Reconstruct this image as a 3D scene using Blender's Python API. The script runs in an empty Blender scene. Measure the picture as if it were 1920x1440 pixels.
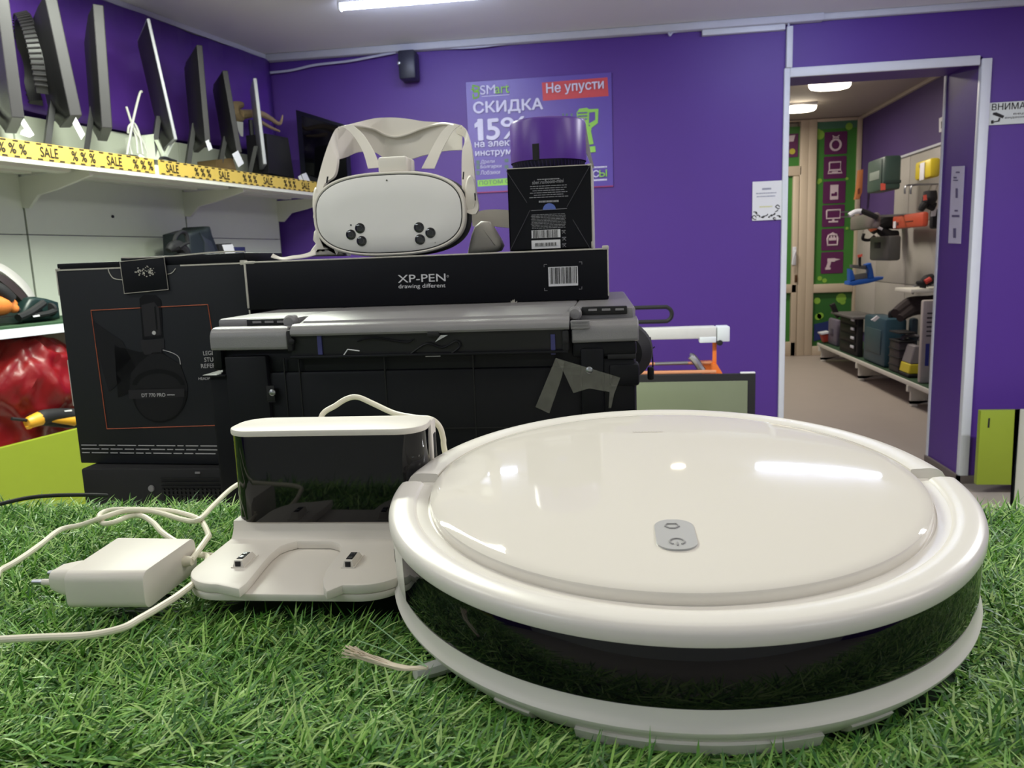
import bpy, bmesh, math, random
import numpy as np
from mathutils import Vector, Matrix

random.seed(7)
rng = np.random.default_rng(11)
SC = bpy.context.scene
COL = SC.collection
H = 1.19                      # height of the camera above the shop floor
# ------------------------------------------------------------------ camera
F_PX = 1450.0
YAW, PIT, ROL = (math.radians(a) for a in (7.5, 9.15, -2.15))
cy, sy, cp, sp, cr, sr = math.cos(YAW), math.sin(YAW), math.cos(PIT), math.sin(PIT), math.cos(ROL), math.sin(ROL)
FWD = Vector((-sy*cp, cy*cp, -sp)); RGT0 = Vector((cy, sy, 0)); UP0 = RGT0.cross(FWD)
RGT = cr*RGT0 + sr*UP0; UPV = -sr*RGT0 + cr*UP0
cam_d = bpy.data.cameras.new('camera'); cam = bpy.data.objects.new('camera', cam_d); COL.objects.link(cam)
cam.matrix_world = Matrix(((RGT.x, UPV.x, -FWD.x, 0), (RGT.y, UPV.y, -FWD.y, 0), (RGT.z, UPV.z, -FWD.z, H), (0, 0, 0, 1)))
cam_d.sensor_width = 36; cam_d.lens = F_PX/1920*36; cam_d.clip_start = .02; cam_d.clip_end = 60
cam_d.dof.use_dof = True; cam_d.dof.focus_distance = .52; cam_d.dof.aperture_fstop = 26
SC.camera = cam
# ------------------------------------------------------------------ world, light, exposure
w = bpy.data.worlds.new('world'); SC.world = w; w.use_nodes = True
w.node_tree.nodes['Background'].inputs[0].default_value = (.55, .6, .7, 1)
w.node_tree.nodes['Background'].inputs[1].default_value = .25
SC.view_settings.view_transform = 'Standard'; SC.view_settings.look = 'None'
SC.view_settings.gamma = 1; SC.view_settings.use_curve_mapping = False
SC.view_settings.exposure = 0.17
def area(name, loc, sx, sy_, power, col, rot=(0, 0, 0)):
    l = bpy.data.lights.new(name, 'AREA'); l.shape = 'RECTANGLE'; l.size = sx; l.size_y = sy_; l.energy = power; l.color = col
    o = bpy.data.objects.new(name, l); COL.objects.link(o); o.location = loc; o.rotation_euler = rot
    return o
WARM = (1, .955, .88); COOL = (.84, .90, 1.0)
area('fill_over_counter', (.1, .44, H+1.03), 1.2, .14, 2.3, WARM)  # added fill light out of view, brightens the counter from above
area('fill_left_row', (-1.5, .5, H+1.03), 1.2, .14, 7.5, (1, 1, .92))  # added fill, no fitting: unseen light left of the counter
area('fill_right_row', (1.6, .5, H+1.03), 1.2, .14, 9.5, WARM)  # added fill, no fitting: unseen light right of the counter
area('fill_left_aisle', (-1.05, 2.05, H+1.04), 1.2, .14, 56, (.94, 1, .86))  # added unseen fill that lifts the left wall panels
area('fill_right_aisle', (2.0, 2.05, H+1.04), 1.2, .14, 36, (.96, .97, 1))  # added unseen fill for the right side and back wall
area('fill_behind_left', (-1.7, -.9, H+1.04), 1.2, .14, 11.5, (.88, .97, 1))  # added fill behind the camera for faces turned towards it
area('fill_behind_right', (1.7, -.9, H+1.04), 1.2, .14, 8.0, (.88, .97, 1))  # its right-hand twin, also an added unseen fill
area('corridor_lamp', (1.5, 6.0, 2.48), .5, .3, 20, (1, .91, .80))
area('corridor_lamp_far', (1.3, 8.0, 2.48), .5, .3, 26, (1, .91, .80))

# ------------------------------------------------------------------ measuring: a pixel of the photo onto a real plane
ORG = Vector((0, 0, H))
def ray(x, y): return RGT*((x-960)/F_PX) - UPV*((y-720)/F_PX) + FWD
def at(x, y, Y): d = ray(x, y); return ORG + d*(Y/d.y)
def atz(x, y, z): d = ray(x, y); return ORG + d*(z/d.z)         # z relative to the camera
def atx(x, y, X): d = ray(x, y); return ORG + d*(X/d.x)
K = .2199
WU = Vector((K, 1, 0)).normalized(); WN = Vector((WU.y, -WU.x, 0)); WC = Vector((-1.743, 4, 0))   # left wall: direction, normal, corner
def atw(x, y, off):
    d = ray(x, y); t = (WN.dot(WC) + off)/WN.dot(d); return ORG + d*t
def wl(s, off, z): return WC - WU*s + WN*off + Vector((0, 0, H+z))

# ------------------------------------------------------------------ materials
def lin(c):
    return tuple(((v/255)/12.92 if v/255 <= .04045 else ((v/255+.055)/1.055)**2.4) for v in c)
MATS = {}
def mat(name, rgb, rough=.5, metal=0, var=.06, nscale=30, bump=0, bscale=200, coat=0, emit=0, ecol=None, trans=0, alpha=1, spec=.5):
    if name in MATS: return MATS[name]
    m = bpy.data.materials.new(name); m.use_nodes = True; nt = m.node_tree; N = nt.nodes; L = nt.links
    b = N['Principled BSDF']; c = lin(rgb)
    tc = N.new('ShaderNodeTexCoord')
    nz = N.new('ShaderNodeTexNoise'); nz.inputs['Scale'].default_value = nscale; nz.inputs['Detail'].default_value = 3
    L.new(tc.outputs['Object'], nz.inputs['Vector'])
    mx = N.new('ShaderNodeMix'); mx.data_type = 'RGBA'
    mx.inputs[6].default_value = (*[v*(1-var) for v in c], 1); mx.inputs[7].default_value = (*[min(1, v*(1+var)) for v in c], 1)
    L.new(nz.outputs[0], mx.inputs[0]); L.new(mx.outputs[2], b.inputs['Base Color'])
    b.inputs['Roughness'].default_value = rough; b.inputs['Metallic'].default_value = metal
    b.inputs['Specular IOR Level'].default_value = spec
    if coat: b.inputs['Coat Weight'].default_value = coat; b.inputs['Coat Roughness'].default_value = .03
    if trans: b.inputs['Transmission Weight'].default_value = trans
    if alpha < 1: b.inputs['Alpha'].default_value = alpha
    if emit:
        b.inputs['Emission Color'].default_value = (*(ecol or c), 1); b.inputs['Emission Strength'].default_value = emit
    if bump:
        n2 = N.new('ShaderNodeTexNoise'); n2.inputs['Scale'].default_value = bscale; n2.inputs['Detail'].default_value = 2
        L.new(tc.outputs['Object'], n2.inputs['Vector'])
        bp = N.new('ShaderNodeBump'); bp.inputs['Strength'].default_value = bump; bp.inputs['Distance'].default_value = .002
        L.new(n2.outputs[0], bp.inputs['Height']); L.new(bp.outputs[0], b.inputs['Normal'])
    MATS[name] = m
    return m
M_purple = mat('purple_wall_paint', (85, 49, 144), .5, var=.05, nscale=3, bump=.15, bscale=60)
M_purple_cor = mat('purple_corridor_paint', (84, 62, 120), .6, var=.05, nscale=3)
M_ceiling = mat('grey_white_ceiling', (226, 226, 228), .7, var=.03, nscale=2)
M_floor = mat('beige_grey_vinyl_floor', (176, 166, 156), .45, var=.05, nscale=5)
M_white = mat('white_plastic_gloss', (236, 231, 224), .27, var=.01, spec=.4)
M_whitem = mat('white_plastic_satin', (228, 222, 213), .42, var=.015, spec=.22)
M_vr = mat('off_white_headset_plastic', (242, 236, 226), .5, var=.015)
M_vrface = mat('light_grey_face_plate', (247, 245, 242), .45, var=.01)
M_cable = mat('cream_white_cable', (232, 225, 205), .45, var=.02)
M_glossblk = mat('black_gloss_plastic', (10, 10, 15), .04, var=.05, spec=.4)
M_blk = mat('black_satin_plastic', (14, 15, 20), .5, var=.08, bump=.05, spec=.25)
M_dark = mat('dark_matte_plastic', (20, 20, 23), .7, var=.08)
M_grey = mat('printer_grey_plastic', (138, 136, 138), .36, var=.05, bump=.12, bscale=900)
M_card = mat('black_card', (14, 15, 22), .5, var=.12, nscale=14, spec=.2)
M_cardedge = mat('worn_white_card_edge', (200, 196, 186), .8, var=.25, nscale=120)
M_ink = mat('white_print', (225, 225, 228), .6, var=.02)
M_inkg = mat('grey_print', (150, 150, 156), .6, var=.2, nscale=300)
M_inkblk = mat('black_print', (24, 22, 20), .6, var=.02)
M_orange_ink = mat('orange_print_line', (186, 92, 56), .6, var=.05)
M_trim = mat('white_trim', (222, 226, 234), .45, var=.03)
M_shelf = mat('white_shelf_laminate', (224, 224, 212), .45, var=.02)
M_panel = mat('pale_panel_laminate', (222, 228, 212), .5, var=.02)
M_lime = mat('lime_laminate', (146, 164, 46), .4, var=.03)
M_steel = mat('brushed_steel', (170, 172, 176), .35, 1)
M_paper = mat('white_paper', (232, 232, 236), .8, var=.01)

# ------------------------------------------------------------------ mesh building
class B:
    def __init__(s): s.v = []; s.f = []; s.m = []
    def add(s, vs, fs, mi=0, M=None):
        o = len(s.v); s.v += [tuple((M @ Vector(p)) if M else p) for p in vs]
        s.f += [tuple(i+o for i in f) for f in fs]; s.m += [mi]*len(fs); return s
    def bm(s, bm, mi=0, M=None):
        bm.verts.index_update(); s.add([tuple(v.co) for v in bm.verts], [[v.index for v in f.verts] for f in bm.faces], mi, M); bm.free(); return s
    def box(s, lo, hi, bev=0, seg=2, mi=0, M=None):
        bm = bmesh.new(); bmesh.ops.create_cube(bm, size=1)
        for v in bm.verts: v.co = Vector([(lo[i]+hi[i])/2 + v.co[i]*(hi[i]-lo[i]) for i in range(3)])
        if bev: bmesh.ops.bevel(bm, geom=list(bm.edges), offset=min(bev, .49*min(abs(hi[i]-lo[i]) for i in range(3))), segments=seg, profile=.5, affect='EDGES')
        return s.bm(bm, mi, M)
    def rings(s, R, closed=True, cap=True, mi=0, M=None, loop=False):
        n = len(R[0]); vs = [p for r in R for p in r]; fs = []
        k = len(R)
        for i in range(k if loop else k-1):
            a, b = i*n, ((i+1) % k)*n
            for j in range(n if closed else n-1):
                j2 = (j+1) % n; fs.append((a+j, a+j2, b+j2, b+j))
        if cap and closed and not loop: fs.append(tuple(range(n))[::-1]); fs.append(tuple(range((k-1)*n, k*n)))
        return s.add(vs, fs, mi, M)
    def lathe(s, prof, n=96, a0=0, a1=360, mi=0, M=None, endcap=True):
        full = abs(a1-a0) >= 360; R = []
        k = n if full else n+1
        for i in range(k):
            a = math.radians(a0+(a1-a0)*i/n); R.append([(r*math.cos(a), r*math.sin(a), z) for r, z in prof])
        s.rings(R, closed=False, cap=False, mi=mi, M=M, loop=full)
        if not full and endcap:
            o = len(s.v)-k*len(prof); m = len(prof)
            s.f += [tuple(range(o, o+m)), tuple(range(o+(k-1)*m, o+k*m))[::-1]]; s.m += [mi, mi]
        return s
    def tube(s, pts, r, n=10, smooth=6, mi=0, M=None):
        pts = [Vector(p) for p in pts]
        if smooth and len(pts) > 2:
            q = []; P = [pts[0]]+pts+[pts[-1]]
            for i in range(1, len(P)-2):
                for k in range(smooth):
                    t = k/smooth; a, b, c, d = P[i-1], P[i], P[i+1], P[i+2]
                    q.append(.5*((2*b)+(c-a)*t+(2*a-5*b+4*c-d)*t*t+(3*b-a-3*c+d)*t**3))
            q.append(pts[-1]); rr = r
            if not isinstance(r, (int, float)):
                rr = [r[min(len(r)-1, i//smooth)]*(1-(i % smooth)/smooth)+r[min(len(r)-1, i//smooth+1)]*((i % smooth)/smooth) for i in range(len(q))]
            pts = q; r = rr
        R = []; up = Vector((0, 0, 1))
        for i, p in enumerate(pts):
            t = (pts[min(i+1, len(pts)-1)]-pts[max(i-1, 0)])
            t = t.normalized() if t.length > 1e-9 else Vector((1, 0, 0))
            a = t.cross(up)
            if a.length < .05: a = t.cross(Vector((0, 1, 0)))
            a.normalize(); b = a.cross(t); up = b
            ri = r if isinstance(r, (int, float)) else r[i]
            R.append([tuple(p+a*ri*math.cos(2*math.pi*j/n)+b*ri*math.sin(2*math.pi*j/n)) for j in range(n)])
        return s.rings(R, mi=mi, M=M)
    def cyl(s, p0, p1, r, r1=None, n=24, mi=0, M=None): return s.tube([p0, p1], [r, r if r1 is None else r1], n=n, smooth=0, mi=mi, M=M)
    def prism(s, pts, vec, bev=0, seg=2, mi=0, M=None):
        bm = bmesh.new(); vec = Vector(vec); a = [bm.verts.new(Vector(p)) for p in pts]; b = [bm.verts.new(Vector(p)+vec) for p in pts]
        n = len(pts); bm.faces.new(a); bm.faces.new(b[::-1])
        for i in range(n): bm.faces.new((a[i], b[i], b[(i+1) % n], a[(i+1) % n]))
        bmesh.ops.recalc_face_normals(bm, faces=bm.faces)
        if bev: bmesh.ops.bevel(bm, geom=[e for e in bm.edges if not (e.verts[0] in a) ^ (e.verts[1] in a)], offset=bev, segments=seg, profile=.5, affect='EDGES')
        return s.bm(bm, mi, M)
    def ribbon(s, A, C, th, mi=0, sub=5):       # solid band between two edge curves, th = thickness vector
        def sm(P):
            P = [Vector(p) for p in P]; Q = [P[0]]+P+[P[-1]]; q = []
            for i in range(1, len(Q)-2):
                for k in range(sub):
                    t = k/sub; a, b, c, d = Q[i-1], Q[i], Q[i+1], Q[i+2]
                    q.append(.5*((2*b)+(c-a)*t+(2*a-5*b+4*c-d)*t*t+(3*b-a-3*c+d)*t**3))
            return q+[P[-1]]
        A, C = sm(A), sm(C); th = Vector(th)
        return s.rings([[tuple(a), tuple(c), tuple(c+th), tuple(a+th)] for a, c in zip(A, C)], mi=mi)
    def done(s, name, mats, parent=None, smooth=35, local=False, bevel=0):
        me = bpy.data.meshes.new(name); me.from_pydata(s.v, [], s.f)
        mats = mats if isinstance(mats, (list, tuple)) else [mats]
        for m in mats: me.materials.append(m)
        me.polygons.foreach_set('material_index', s.m)
        bm = bmesh.new(); bm.from_mesh(me); bmesh.ops.recalc_face_normals(bm, faces=bm.faces); bm.to_mesh(me); bm.free()
        if smooth:
            me.polygons.foreach_set('use_smooth', [True]*len(me.polygons)); me.set_sharp_from_angle(angle=math.radians(smooth))
        o = bpy.data.objects.new(name, me); COL.objects.link(o)
        if parent is not None:
            if not local: me.transform(MW[parent.name].inverted())
            o.parent = parent; MW[o.name] = MW[parent.name]
        elif not local:
            xs = np.array([v.co[:] for v in me.vertices]); c = Vector(((xs[:, 0].min()+xs[:, 0].max())/2, (xs[:, 1].min()+xs[:, 1].max())/2, xs[:, 2].min()))
            me.transform(Matrix.Translation(-c)); o.location = c; MW[o.name] = Matrix.Translation(c)
        if bevel:
            md = o.modifiers.new('bevel', 'BEVEL'); md.width = bevel; md.segments = 2; md.limit_method = 'ANGLE'
        return o
MW = {}
def thing(name, label, cat, loc=(0, 0, 0), rot=None, group=None):
    o = bpy.data.objects.new(name, None); COL.objects.link(o); o.empty_display_size = .05
    M = Matrix.Translation(Vector(loc)) @ (rot.to_4x4() if rot is not None else Matrix.Identity(4))
    o.matrix_world = M; MW[o.name] = M; o['label'] = label; o['category'] = cat
    if group: o['group'] = group
    return o
def tag(o, label, cat, group=None, kind=None):
    o['label'] = label; o['category'] = cat
    if group: o['group'] = group
    if kind: o['kind'] = kind
    return o
def struct(o, label=None): o['kind'] = 'structure'; return o
FACE = Matrix(((1, 0, 0, 0), (0, 0, -1, 0), (0, 1, 0, 0), (0, 0, 0, 1)))    # plane facing the camera side (-Y)
def text_mesh(txt, shear=0):
    """outlines of a line of text, each closed contour filled with the holes that lie in it (the glyphs have overlapping strokes)"""
    from mathutils.geometry import interpolate_bezier
    c = bpy.data.curves.new('t', 'FONT'); c.body = txt; c.size = 1; c.shear = shear
    o = bpy.data.objects.new('t', c); COL.objects.link(o)
    cu = o.to_curve(bpy.context.evaluated_depsgraph_get()); loops = []
    for sp in cu.splines:
        P = sp.bezier_points; pts = []
        for a, d in zip(P, list(P[1:])+[P[0]]):
            straight = (a.handle_right-a.co).cross(d.co-a.co).length < 1e-6 and (d.handle_left-d.co).cross(d.co-a.co).length < 1e-6
            q = [a.co.copy()] if straight else interpolate_bezier(a.co, a.handle_right, d.handle_left, d.co, 6)[:-1]
            pts += [Vector((v[0], v[1], 0)) for v in q]
        if len(pts) > 2: loops.append(pts)
    o.to_curve_clear(); bpy.data.objects.remove(o); bpy.data.curves.remove(c)
    from mathutils.geometry import delaunay_2d_cdt
    loops.sort(key=lambda p: min(v.x for v in p)); groups, xr = [], -9      # one group of contours per glyph
    for p in loops:
        if groups and min(v.x for v in p) < xr-1e-4: groups[-1].append(p)
        else: groups.append([p]); xr = -9
        xr = max(xr, max(v.x for v in p))
    vs, fs = [], []
    for g in groups:
        pv = [v.to_2d() for p in g for v in p]; ed = []; o0 = 0
        for p in g: ed += [(o0+i, o0+(i+1) % len(p)) for i in range(len(p))]; o0 += len(p)
        V2, _, F2 = delaunay_2d_cdt(pv, ed, [], 0, 1e-6)[:3]
        A = np.array([tuple(pv[a]) for a, _ in ed]); D = np.array([tuple(pv[d]) for _, d in ed]); o1 = len(vs)
        vs += [Vector((v.x, v.y, 0)) for v in V2]
        for f in F2:
            cx_ = sum(V2[k].x for k in f)/len(f); cy_ = sum(V2[k].y for k in f)/len(f)
            up = (A[:, 1] <= cy_) & (D[:, 1] > cy_); dn = (A[:, 1] > cy_) & (D[:, 1] <= cy_)
            with np.errstate(all='ignore'): xi = A[:, 0]+(cy_-A[:, 1])/(D[:, 1]-A[:, 1])*(D[:, 0]-A[:, 0])
            if int((up & (xi > cx_)).sum())-int((dn & (xi > cx_)).sum()) != 0: fs.append(tuple(o1+k for k in f))
    x0 = min(v.x for v in vs); x1 = max(v.x for v in vs); y0 = min(v.y for v in vs); y1 = max(v.y for v in vs)
    return [((v.x-x0)/(x1-x0), (v.y-y0)/(y1-y0), v.z) for v in vs], fs
def letter(b, txt, O, X, Yv, th, bold=.01, mi=0, shear=0):
    """lettering filling the parallelogram O + u X + v Y, raised by th along its normal"""
    O, X, Yv = Vector(O), Vector(X), Vector(Yv); n = X.cross(Yv).normalized()
    vs, fs = text_mesh(txt, shear)
    m = Yv.length*bold*1.1; xd, yd = X.normalized()*m, Yv.normalized()*m*.8       # heavier strokes: the outline laid five times, each a hair higher
    for i, o2 in enumerate((O, O+xd, O-xd, O+yd, O-yd) if bold > 0 else (O,)):
        b.add([tuple(o2 + X*x + Yv*y + n*th*(1+.22*i+z)) for x, y, z in vs], fs, mi)
    return b
def letter_px(b, txt, L, R, hpx, Y, th=.0004, bold=.01, mi=0, shear=0, dy=0):
    """L, R: pixels of the left and right end at the foot of the letters, on the plane y = Y"""
    p, q = at(*L, Y), at(*R, Y); up = at(L[0], L[1]-hpx, Y); p.y -= .0006+dy; q.y -= .0006+dy
    return letter(b, txt, p, q-p, Vector((0, 0, up.z-p.z)), th, bold, mi, shear)
def bars(b, O, X, Z, n, th=.0003, mi=0, seed=1, fill=.55, ragged=.25, centre=True):
    """small illegible print: rows of short dashes"""
    r = random.Random(seed); O, X, Z = Vector(O), Vector(X), Vector(Z); nn = X.cross(Z).normalized()
    for i in range(n):
        wd = 1-ragged*r.random(); u = (1-wd)/2 if centre else 0; end = u+wd
        v0 = 1-(i+1)/n + (1-fill)/n*.5; v1 = v0+fill/n
        while u < end-.02:
            du = min(end-u, r.uniform(.04, .14))
            q = [O+X*u+Z*v0, O+X*(u+du)+Z*v0, O+X*(u+du)+Z*v1, O+X*u+Z*v1]
            b.add([tuple(p+nn*th) for p in q], [(0, 1, 2, 3)], mi); u += du+.015
    return b
def quad_px(b, P4, Y, th=.0006, mi=0):
    ps = [at(*p, Y) for p in P4]; b.prism([tuple(Vector((p.x, p.y-th, p.z))) for p in ps], (0, th, 0), mi=mi); return b
def barcode(b, O, X, Z, mi_w=0, mi_k=1, seed=3, n=26, lo=.12):
    r = random.Random(seed); O, X, Z = Vector(O), Vector(X), Vector(Z); nn = X.cross(Z).normalized()
    b.add([tuple(p+nn*.0004) for p in (O, O+X, O+X+Z, O+Z)], [(0, 1, 2, 3)], mi_w)
    u = .05
    while u < .94:
        du = r.choice((.012, .02, .03)); v0 = lo
        q = [O+X*u+Z*v0, O+X*(u+du)+Z*v0, O+X*(u+du)+Z*.97, O+X*u+Z*.97]
        b.add([tuple(p+nn*.0006) for p in q], [(0, 1, 2, 3)], mi_k); u += du+r.choice((.012, .02, .028))
    return b
def rrect(x0, x1, y0, y1, r, n=6):
    o = []
    for cx_, cy_, a in ((x1-r, y1-r, 0), (x0+r, y1-r, 90), (x0+r, y0+r, 180), (x1-r, y0+r, 270)):
        for k in range(n+1):
            t = math.radians(a+90*k/n); o.append((cx_+r*math.cos(t), cy_+r*math.sin(t)))
    return o

# ================================================================== SETTING
struct(B().box((-3.6, -2.2, -.1), (3.5, 9.3, 0)).done('floor', M_floor))
struct(B().box((-3.6, -2.2, H+1.075), (3.5, 4.02, H+1.2)).done('ceiling', M_ceiling))
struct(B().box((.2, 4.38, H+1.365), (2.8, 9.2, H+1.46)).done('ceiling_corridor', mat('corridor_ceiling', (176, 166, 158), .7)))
b = B()
b.box((-2.0, 4, 0), (.857, 4.4, H+1.4)); b.box((1.715, 4, 0), (3.5, 4.4, H+1.4)); b.box((.857, 4, H+.842), (1.715, 4.4, H+1.4))
struct(b.done('wall_back', M_purple, smooth=0))
b = B(); c0, c1 = wl(-.3, 0, -H), wl(6.4, 0, -H)
b.prism([c0, c1, c1-WN*.12, c0-WN*.12], (0, 0, H+1.12)); struct(b.done('wall_left', M_purple, smooth=0))
struct(B().box((3.4, -2.2, 0), (3.5, 4, H+1.1)).done('wall_right', M_purple))
struct(B().box((-3.6, -2.2, 0), (3.5, -2.1, H+1.1)).done('wall_front', mat('front_wall_paint', (214, 218, 214), .6)))
struct(B().box((2.69, 4.4, 0), (2.79, 9.2, H+1.4)).done('wall_corridor_right', M_purple_cor))
struct(B().box((.2, 4.4, 0), (.3, 9.2, H+1.4)).done('wall_corridor_left', M_purple_cor))
struct(B().box((.2, 9.1, 0), (2.79, 9.2, H+1.4)).done('wall_corridor_end', mat('cream_wall', (190, 180, 165), .6)))
# door surround
struct(B().box((.832, 3.985, 0), (.859, 4.03, H+.845), .003).done('trim_1', M_trim))
struct(B().box((.859, 3.985, H+.803), (1.70, 4.0, H+.845), .003).done('trim_2', M_trim))
struct(B().box((1.708, 3.985, .04), (1.752, 4.02, H+.83), .003).done('trim_3', M_trim))
struct(B().box((1.709, 4.385, 0), (1.7155, 4.405, H+.842)).done('trim_4', M_trim))
b = B(); b.box((-1.72, 3.955, H+1.04), (1.0, 4.0, H+1.0745), .006); b.box((1.0, 3.97, H+1.045), (3.4, 4.0, H+1.0745), .006)
struct(b.done('trim_5', mat('ceiling_cornice', (196, 198, 208), .6, var=.05, bump=.5, bscale=30)))
b = B(); p0, p1 = wl(.02, .0, 1.052), wl(6.2, .0, 1.052); b.prism([p0, p1, p1+WN*.03, p0+WN*.03], (0, 0, .022)); struct(b.done('trim_6', mat('ceiling_cornice', (196, 198, 208))))
M_base = mat('brown_grey_skirting', (112, 102, 98), .6)
b = B(); b.box((1.70, 3.983, 0), (3.4, 4.0, .04)); b.box((1.70, 3.983, 0), (1.715, 4.4, .04)); struct(b.done('baseboard_back', M_base))
struct(B().box((-1.7, 3.985, 0), (.83, 4.0, .062)).done('baseboard_left', M_base))
struct(B().box((2.655, 4.42, H+1.335), (2.69, 9.0, H+1.365), .004).done('trim_7', mat('corridor_cornice', (196, 184, 168), .6)))

# ---- ceiling lamps with long white tubes
M_tube = mat('lit_tube', (236, 240, 255), .4, emit=45, ecol=(.66, .74, 1.0))
M_fix = mat('lamp_fitting_white', (225, 226, 230), .4)
def tube_lamp(x0, x1, y, label):
    t = thing('ceiling_light', label, 'lamp', ((x0+x1)/2, y, H+1.04), group='tube lights along the ceiling')
    B().box((x0, y-.012, H+1.052), (x1, y+.012, H+1.075), .004).done('housing', M_fix, t)
    B().cyl((x0+.012, y, H+1.041), (x1-.012, y, H+1.041), .0125).done('tube', M_tube, t)
    for a, c in ((x0, x0+.012), (x1-.012, x1)): B().box((a, y-.016, H+1.024), (c, y+.016, H+1.056), .003).done('end_cap', M_fix, t)
tube_lamp(-1.085, -.485, 3.25, 'long white tube light on the ceiling at the top of the photo')
tube_lamp(.60, 1.20, 3.22, 'white tube light further right, mirrored as a streak in the robot lid')
t = thing('ceiling_spot', 'small round warm spot light between the two tube lights', 'lamp', (.27, 3.26, H+1.05))
B().lathe([(.0, H+1.075), (.045, H+1.075), (.045, H+1.06), (.034, H+1.058)], 32, M=Matrix.Translation((.27, 3.26, 0))).done('housing', M_fix, t)
B().lathe([(0, H+1.0565), (.03, H+1.057), (.034, H+1.06)], 32, M=Matrix.Translation((.27, 3.26, 0))).done('diffuser', mat('lit_warm_spot', (255, 236, 205), .4, emit=14, ecol=(1, .88, .68)), t)

# ---- conduits and cables under the ceiling
b = B(); b.box((.45, 3.972, H+1.015), (.83, 4.0, H+1.04), .003)
tag(b.done('cable_duct', M_trim), 'white horizontal cable duct under the ceiling left of the door', 'cable duct')
b = B(); b.box((.838, 3.975, H+.845), (.866, 4.0, H+1.03), .003)
tag(b.done('cable_duct', M_trim), 'short vertical white cable duct above the door corner', 'cable duct')
def hang(pts, label, r=.006, Y=3.975):
    tag(B().tube([at(*p, Y) for p in pts], r, n=8).done('hanging_cable', mat('white_wall_cable', (190, 192, 214), .6)), label, 'cable')
hang([(498, 137), (545, 132), (590, 122), (650, 115), (700, 106), (742, 98)], 'thin white cable sagging from the corner to the black wall box')
hang([(800, 86), (850, 90), (900, 88), (950, 81), (985, 75)], 'thin white cable drooping below the cornice right of the black wall box', .005)
hang([(1290, 52), (1280, 56), (1262, 60), (1256, 66), (1254, 58)], 'white cable end with a knot left of the horizontal duct', .006)
hang([(1440, 42), (1460, 32), (1476, 38), (1479, 50)], 'dark loop of cable above the vertical duct', .005)

# ---- black box high on the back wall
t = thing('loudspeaker', 'small black box with a silver knob high on the back wall', 'speaker', at(762, 148, 3.95))
p, q = at(745, 94, 3.9), at(779, 146, 3.9)
B().box((p.x, 3.9, q.z), (q.x, 3.999, p.z), .008).done('case', mat('blue_black_case', (38, 40, 58), .4), t)
c = at(748.5, 119, 3.9); B().lathe([(0, .012), (.007, .011), (.009, .004), (.009, 0)], 16, M=Matrix.Translation(c) @ FACE).done('knob', M_steel, t)

# ================================================================== COUNTERS
t = thing('shop_counter', 'front counter under the artificial turf', 'counter', (0, .42, 0))
B().box((-1.1, .275, 0), (1.1, .565, H-.212), .004).done('cabinet', mat('dark_counter_front', (30, 30, 32), .5), t)
B().box((-1.1, .268, H-.262), (1.1, .2745, H-.215), .002).done('edge_strip', M_lime, t)
t = thing('back_table', 'low table behind the turf carrying the printer and boxes', 'table', (-.34, .9, 0))
B().box((-.714, .61, H-.338), (.02, 1.24, H-.31), .003).done('tabletop', M_shelf, t)
for x in (-.68, -.01):
    for y in (.64, 1.21): B().box((x-.02, y-.02, 0), (x+.02, y+.02, H-.338), .002).done('leg', M_shelf, t)

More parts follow.
